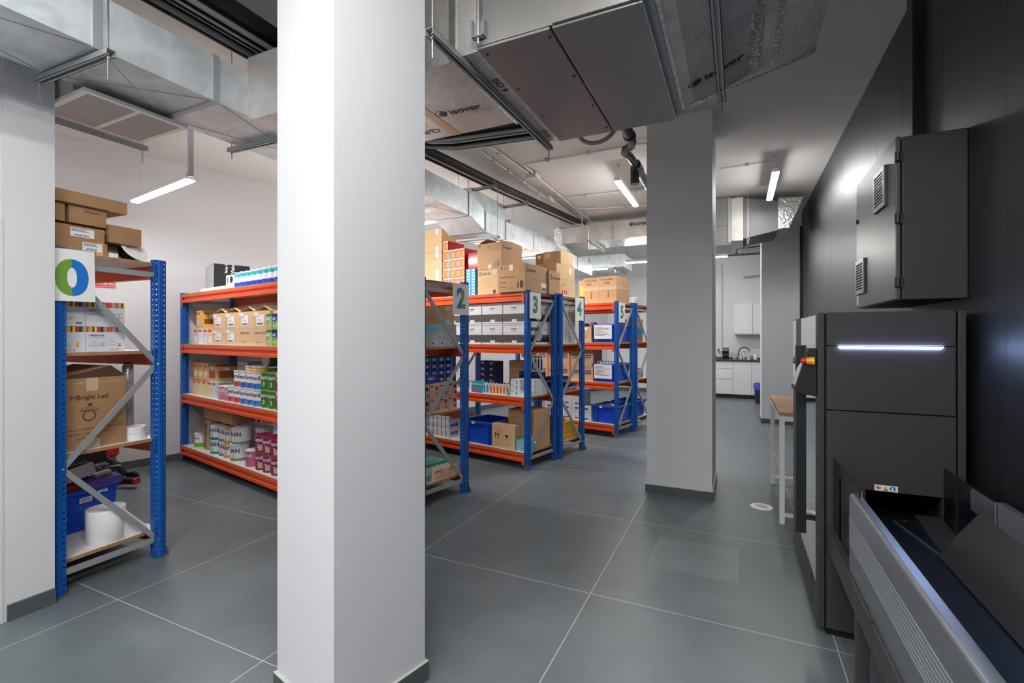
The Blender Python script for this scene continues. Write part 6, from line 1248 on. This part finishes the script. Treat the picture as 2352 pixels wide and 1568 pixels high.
sub(MB().box(0.842, 0.895, -0.9, 2.79, 0.50, 0.6, MACH), 'frame_beam', t, o)
# wall cabinet --------------------------------------------------------------
t, o = T('electrical_cabinet', 'dark grey electrical cabinet mounted high on the dark panelled wall', 'cabinet', (0.83, 3.34, 1.665))
sub(MB().box(0.722, XW - 0.001, 2.905, 3.77, 1.665, 2.455, MACH), 'body', t, o, bevel=0.004)
sub(MB().box(0.698, 0.718, 2.912, 3.765, 1.668, 2.462, C('cabinet_door_paint', '#4a4b4f', 0.38)), 'door', t, o, bevel=0.004)
for z in (2.36, 2.06, 1.75): sub(MB().box(0.692, 0.728, 2.902, 2.915, z - 0.025, z + 0.025, BLACKS).cyl((0.705, 2.900, z - 0.02), 0.008, 0.04, BLACKS, 8), 'hinge', t, o)
for y, z in ((3.17, 2.27), (3.62, 1.855)):
    m = MB(); m.box(0.6892, 0.698, y - 0.105, y + 0.105, z - 0.105, z + 0.105, C('vent_frame', '#3a3a3d', 0.4))
    for i in range(11): m.box(0.6835, 0.689, y - 0.085, y + 0.085, z - 0.085 + i * 0.0165, z - 0.079 + i * 0.0165, C('vent_slat', '#9da0a4', 0.35))
    for a, b in ((-0.105, -0.085), (0.085, 0.105)): m.box(0.6835, 0.689, y + a, y + b, z - 0.085, z + 0.085, C('vent_slat', '#9da0a4', 0.35)); m.box(0.6835, 0.689, y - 0.105, y + 0.105, z + a, z + b, C('vent_slat', '#9da0a4', 0.35))
    m.box(0.6885, 0.6891, y - 0.085, y + 0.085, z - 0.085, z + 0.085, INK); sub(m, 'vent', t, o)
for z in (2.22, 1.85): sub(MB().cyl((0.690, 3.735, z), 0.014, 0.009, BLACKS, 16, 'x'), 'lock', t, o)
sub(MB().box(0.6965, 0.698, 3.70, 3.75, 1.685, 1.745, PAPER), 'label', t, o)
# high table behind the machine
t, o = T('high_table', 'high table with oak top and white steel legs behind the machine', 'table', (0.63, 4.92, 0))
WSTEEL = C('white_steel', '#e3e3e3', 0.35); OAK = C('oak_top', '#a97c5c', 0.5, noise=0.12, scale=20)
sub(MB().box(0.30, 0.955, 4.33, 5.52, 0.862, 0.885, OAK), 'table_top', t, o)
for x, y in ((0.302, 4.34), (0.302, 5.47), (0.91, 4.34), (0.91, 5.47)): sub(MB().box(x, x + 0.035, y, y + 0.035, 0, 0.862, WSTEEL), 'leg', t, o)
m = MB(); m.box(0.337, 0.91, 4.345, 4.37, 0.815, 0.862, WSTEEL); m.box(0.337, 0.91, 5.475, 5.50, 0.815, 0.862, WSTEEL); m.box(0.305, 0.33, 4.375, 5.47, 0.815, 0.862, WSTEEL); m.box(0.915, 0.94, 4.375, 5.47, 0.815, 0.862, WSTEEL); sub(m, 'apron', t, o)
for y in (4.345, 5.475): sub(MB().box(0.337, 0.91, y, y + 0.025, 0.06, 0.085, WSTEEL), 'stretcher', t, o)
# slim dark trunking at the end of the panelled wall
tag(MB().box(0.965 - 0.03, 0.966, 9.18, 9.245, 0.0, 3.3, BLACKS).build('cable_trunking', origin=(0.95, 9.21, 0)), 'tall black trunking where the dark panelled wall ends', 'trunking')
# ------------------------------------------------------------------ kitchen
KW = C('kitchen_front', '#dcdee1', 0.3); KY = 12.6
def unit(x0, x1, label, fronts, z1=0.88):
    t, o = T('base_cabinet', label, 'kitchen cabinet', ((x0 + x1) / 2, 12.9, 0))
    sub(MB().box(x0 + 0.001, x1 - 0.001, KY + 0.02, 13.19, 0.09, z1, KW), 'carcass', t, o); sub(MB().box(x0 + 0.001, x1 - 0.001, KY + 0.04, 13.1, 0, 0.09, BLACKS), 'plinth', t, o)
    for nm, a, b in fronts: sub(MB().box(x0 + 0.003, x1 - 0.003, KY, KY + 0.02, a, b, KW), nm, t, o)
unit(-1.3, -0.70, 'white base unit hidden behind the middle column', [('door', 0.10, 0.875)])
unit(-0.70, -0.10, 'white kitchen drawer unit under the coffee machine', [('drawer', 0.10, 0.445), ('drawer', 0.46, 0.70), ('drawer', 0.715, 0.82), ('drawer', 0.822, 0.875)])
unit(-0.10, 0.30, 'white kitchen base unit under the sink tap', [('door', 0.10, 0.80), ('drawer', 0.803, 0.875)])
unit(0.30, 0.90, 'white kitchen base unit behind the blue bag waste bin', [('door', 0.10, 0.80), ('drawer', 0.803, 0.875)])
tag(MB().box(-1.32, 0.95, 12.57, 13.195, 0.882, 0.918, C('dark_worktop', '#3d3d3f', 0.3, noise=0.2, scale=30)).box(-1.32, 0.95, 13.17, 13.195, 0.918, 0.955, C('dark_worktop', '#3d3d3f', 0.3)).build('worktop', origin=(0, 12.9, 0.882)), 'dark speckled kitchen worktop', 'worktop')
for i, (x0, x1) in enumerate(((-0.07, 0.32), (0.325, 0.72))):
    t, o = T('wall_cabinet', ['left white wall cupboard over the sink', 'right white wall cupboard partly behind the far column'][i], 'kitchen cabinet', ((x0 + x1) / 2, 13.0, 1.52))
    sub(MB().box(x0, x1, 12.87, 13.195, 1.52, 2.27, KW), 'carcass', t, o); sub(MB().box(x0 + 0.002, x1 - 0.002, 12.85, 12.869, 1.54, 2.27, KW), 'door', t, o)
ZW = 0.919
t, o = T('coffee_maker', 'black drip coffee machine on the worktop', 'coffee maker', (-0.27, 12.85, ZW))
sub(MB().box(-0.345, -0.19, 12.75, 12.95, ZW, ZW + 0.03, BLACK), 'base', t, o); sub(MB().box(-0.34, -0.195, 12.9, 12.95, ZW + 0.03, ZW + 0.20, BLACK), 'tower', t, o); sub(MB().box(-0.345, -0.19, 12.76, 12.95, ZW + 0.20, ZW + 0.275, C('steel_grey', '#8b8c8e', 0.3, metal=0.7)).box(-0.345, -0.19, 12.755, 12.95, ZW + 0.27, ZW + 0.28, BLACK), 'filter_head', t, o)
sub(MB().lathe([(0.04, 0.03), (0.06, 0.06), (0.06, 0.11), (0.045, 0.14)], C('dark_glass', '#1b1a1c', 0.05), (-0.268, 12.82, ZW), 20), 'jug', t, o, smooth=True)
t, o = T('sink_tap', 'black swan neck kitchen tap with a chrome tip', 'tap', (0.02, 13.0, ZW))
sub(MB().cyl((0.02, 13.0, ZW), 0.022, 0.10, STEEL, 14), 'base', t, o); sub(MB().tube([(0.02, 13.0, ZW + 0.1), (0.03, 12.98, ZW + 0.17)] + [(0.15 - 0.12 * math.cos(a), 12.96, ZW + 0.18 + 0.11 * math.sin(a)) for a in [PI * k / 9 for k in range(1, 9)]], 0.012, BLACKS, 8), 'neck', t, o, smooth=True)
sub(MB().tube([(0.262, 12.96, ZW + 0.215), (0.285, 12.96, ZW + 0.17)], 0.015, STEEL, 8), 'spout', t, o, smooth=True)
def jar(x, y, r, h, m_, label, capm=None, caph=0.02, name='jar'):
    t = thing(name, label, name, (x, y, ZW)); MB().lathe([(r * 0.95, 0), (r, 0.005), (r, h * 0.8), (r * 0.5, h)], m_, n=16).build('body', t, smooth=True)
    if capm: MB().cyl((0, 0, h), r * 0.45, caph, capm, 12).build('cap', t)
jar(-0.06, 12.8, 0.042, 0.085, C('grey_pattern_mug', '#aaa9ae'), 'grey patterned mug left of the tap', name='mug')
jar(0.075, 12.85, 0.035, 0.08, C('pale_cup', '#c9c8cc'), 'pale cup right of the tap base', name='cup')
jar(0.143, 12.95, 0.022, 0.17, C('clear_soap', '#d7d3b8', 0.2), 'washing-up bottle with red cap', RED, 0.03, 'bottle')
tag(MB().box(0.20, 0.27, 12.8, 12.86, ZW, ZW + 0.045, C('sponge_yellow', '#e9d33c', 0.9)).build('sponge', origin=(0.235, 12.83, ZW)), 'yellow sponge beside the teal cloth', 'sponge')
tag(MB().lathe([(0.05, 0), (0.055, 0.03), (0.04, 0.075), (0.02, 0.09)], C('teal_cloth', '#3f8f82', 0.9), n=12).build('cloth', loc=(0.31, 12.87, ZW)), 'crumpled teal cloth on the worktop', 'cloth')
jar(0.385, 12.82, 0.04, 0.12, WHITE, 'white soap dispenser right of the teal cloth', WHITE, 0.04, 'dispenser')
tag(MB().box(0.47, 0.7, 12.8, 13.05, ZW, ZW + 0.03, BLACKS).build('hob', origin=(0.58, 12.9, ZW)), 'black hob plate near the far column', 'hob')
tag(MB().cyl((0, 0, 0), 0.04, 0.1, C('lime_can', '#8a9a3a'), 14).build('can', loc=(-0.50, 12.85, ZW)), 'olive can at the left end of the visible worktop', 'can')
t, o = T('wall_socket', 'white double wall socket with a black plug above the worktop', 'socket', (-0.39, 13.18, 1.13))
sub(MB().box(-0.47, -0.32, 13.165, 13.2, 1.10, 1.19, WHITE), 'plate', t, o); sub(MB().cyl((-0.435, 13.14, 1.15), 0.02, 0.025, BLACK, 12, 'y'), 'plug', t, o); sub(MB().tube([(-0.435, 13.14, 1.14), (-0.41, 13.12, 1.06), (-0.38, 13.12, 0.98), (-0.42, 13.1, 0.95), (-0.47, 13.05, 0.935)], 0.005, BLACK, 6), 'cord', t, o, smooth=True)
t, o = T('waste_bin', 'dark bin with a lavender blue bag beside the far column', 'bin', (0.455, 11.9, 0))
sub(MB().lathe([(0.10, 0), (0.13, 0.42), (0.125, 0.42), (0.09, 0.02)], C('dark_bin', '#2a2440', 0.4), (0.455, 11.9, 0), 24), 'bucket', t, o, smooth=True); sub(MB().lathe([(0.128, 0.30), (0.14, 0.36), (0.137, 0.44), (0.12, 0.445), (0.118, 0.40)], LAV, (0.455, 11.9, 0), 18), 'bin_liner', t, o, smooth=True)
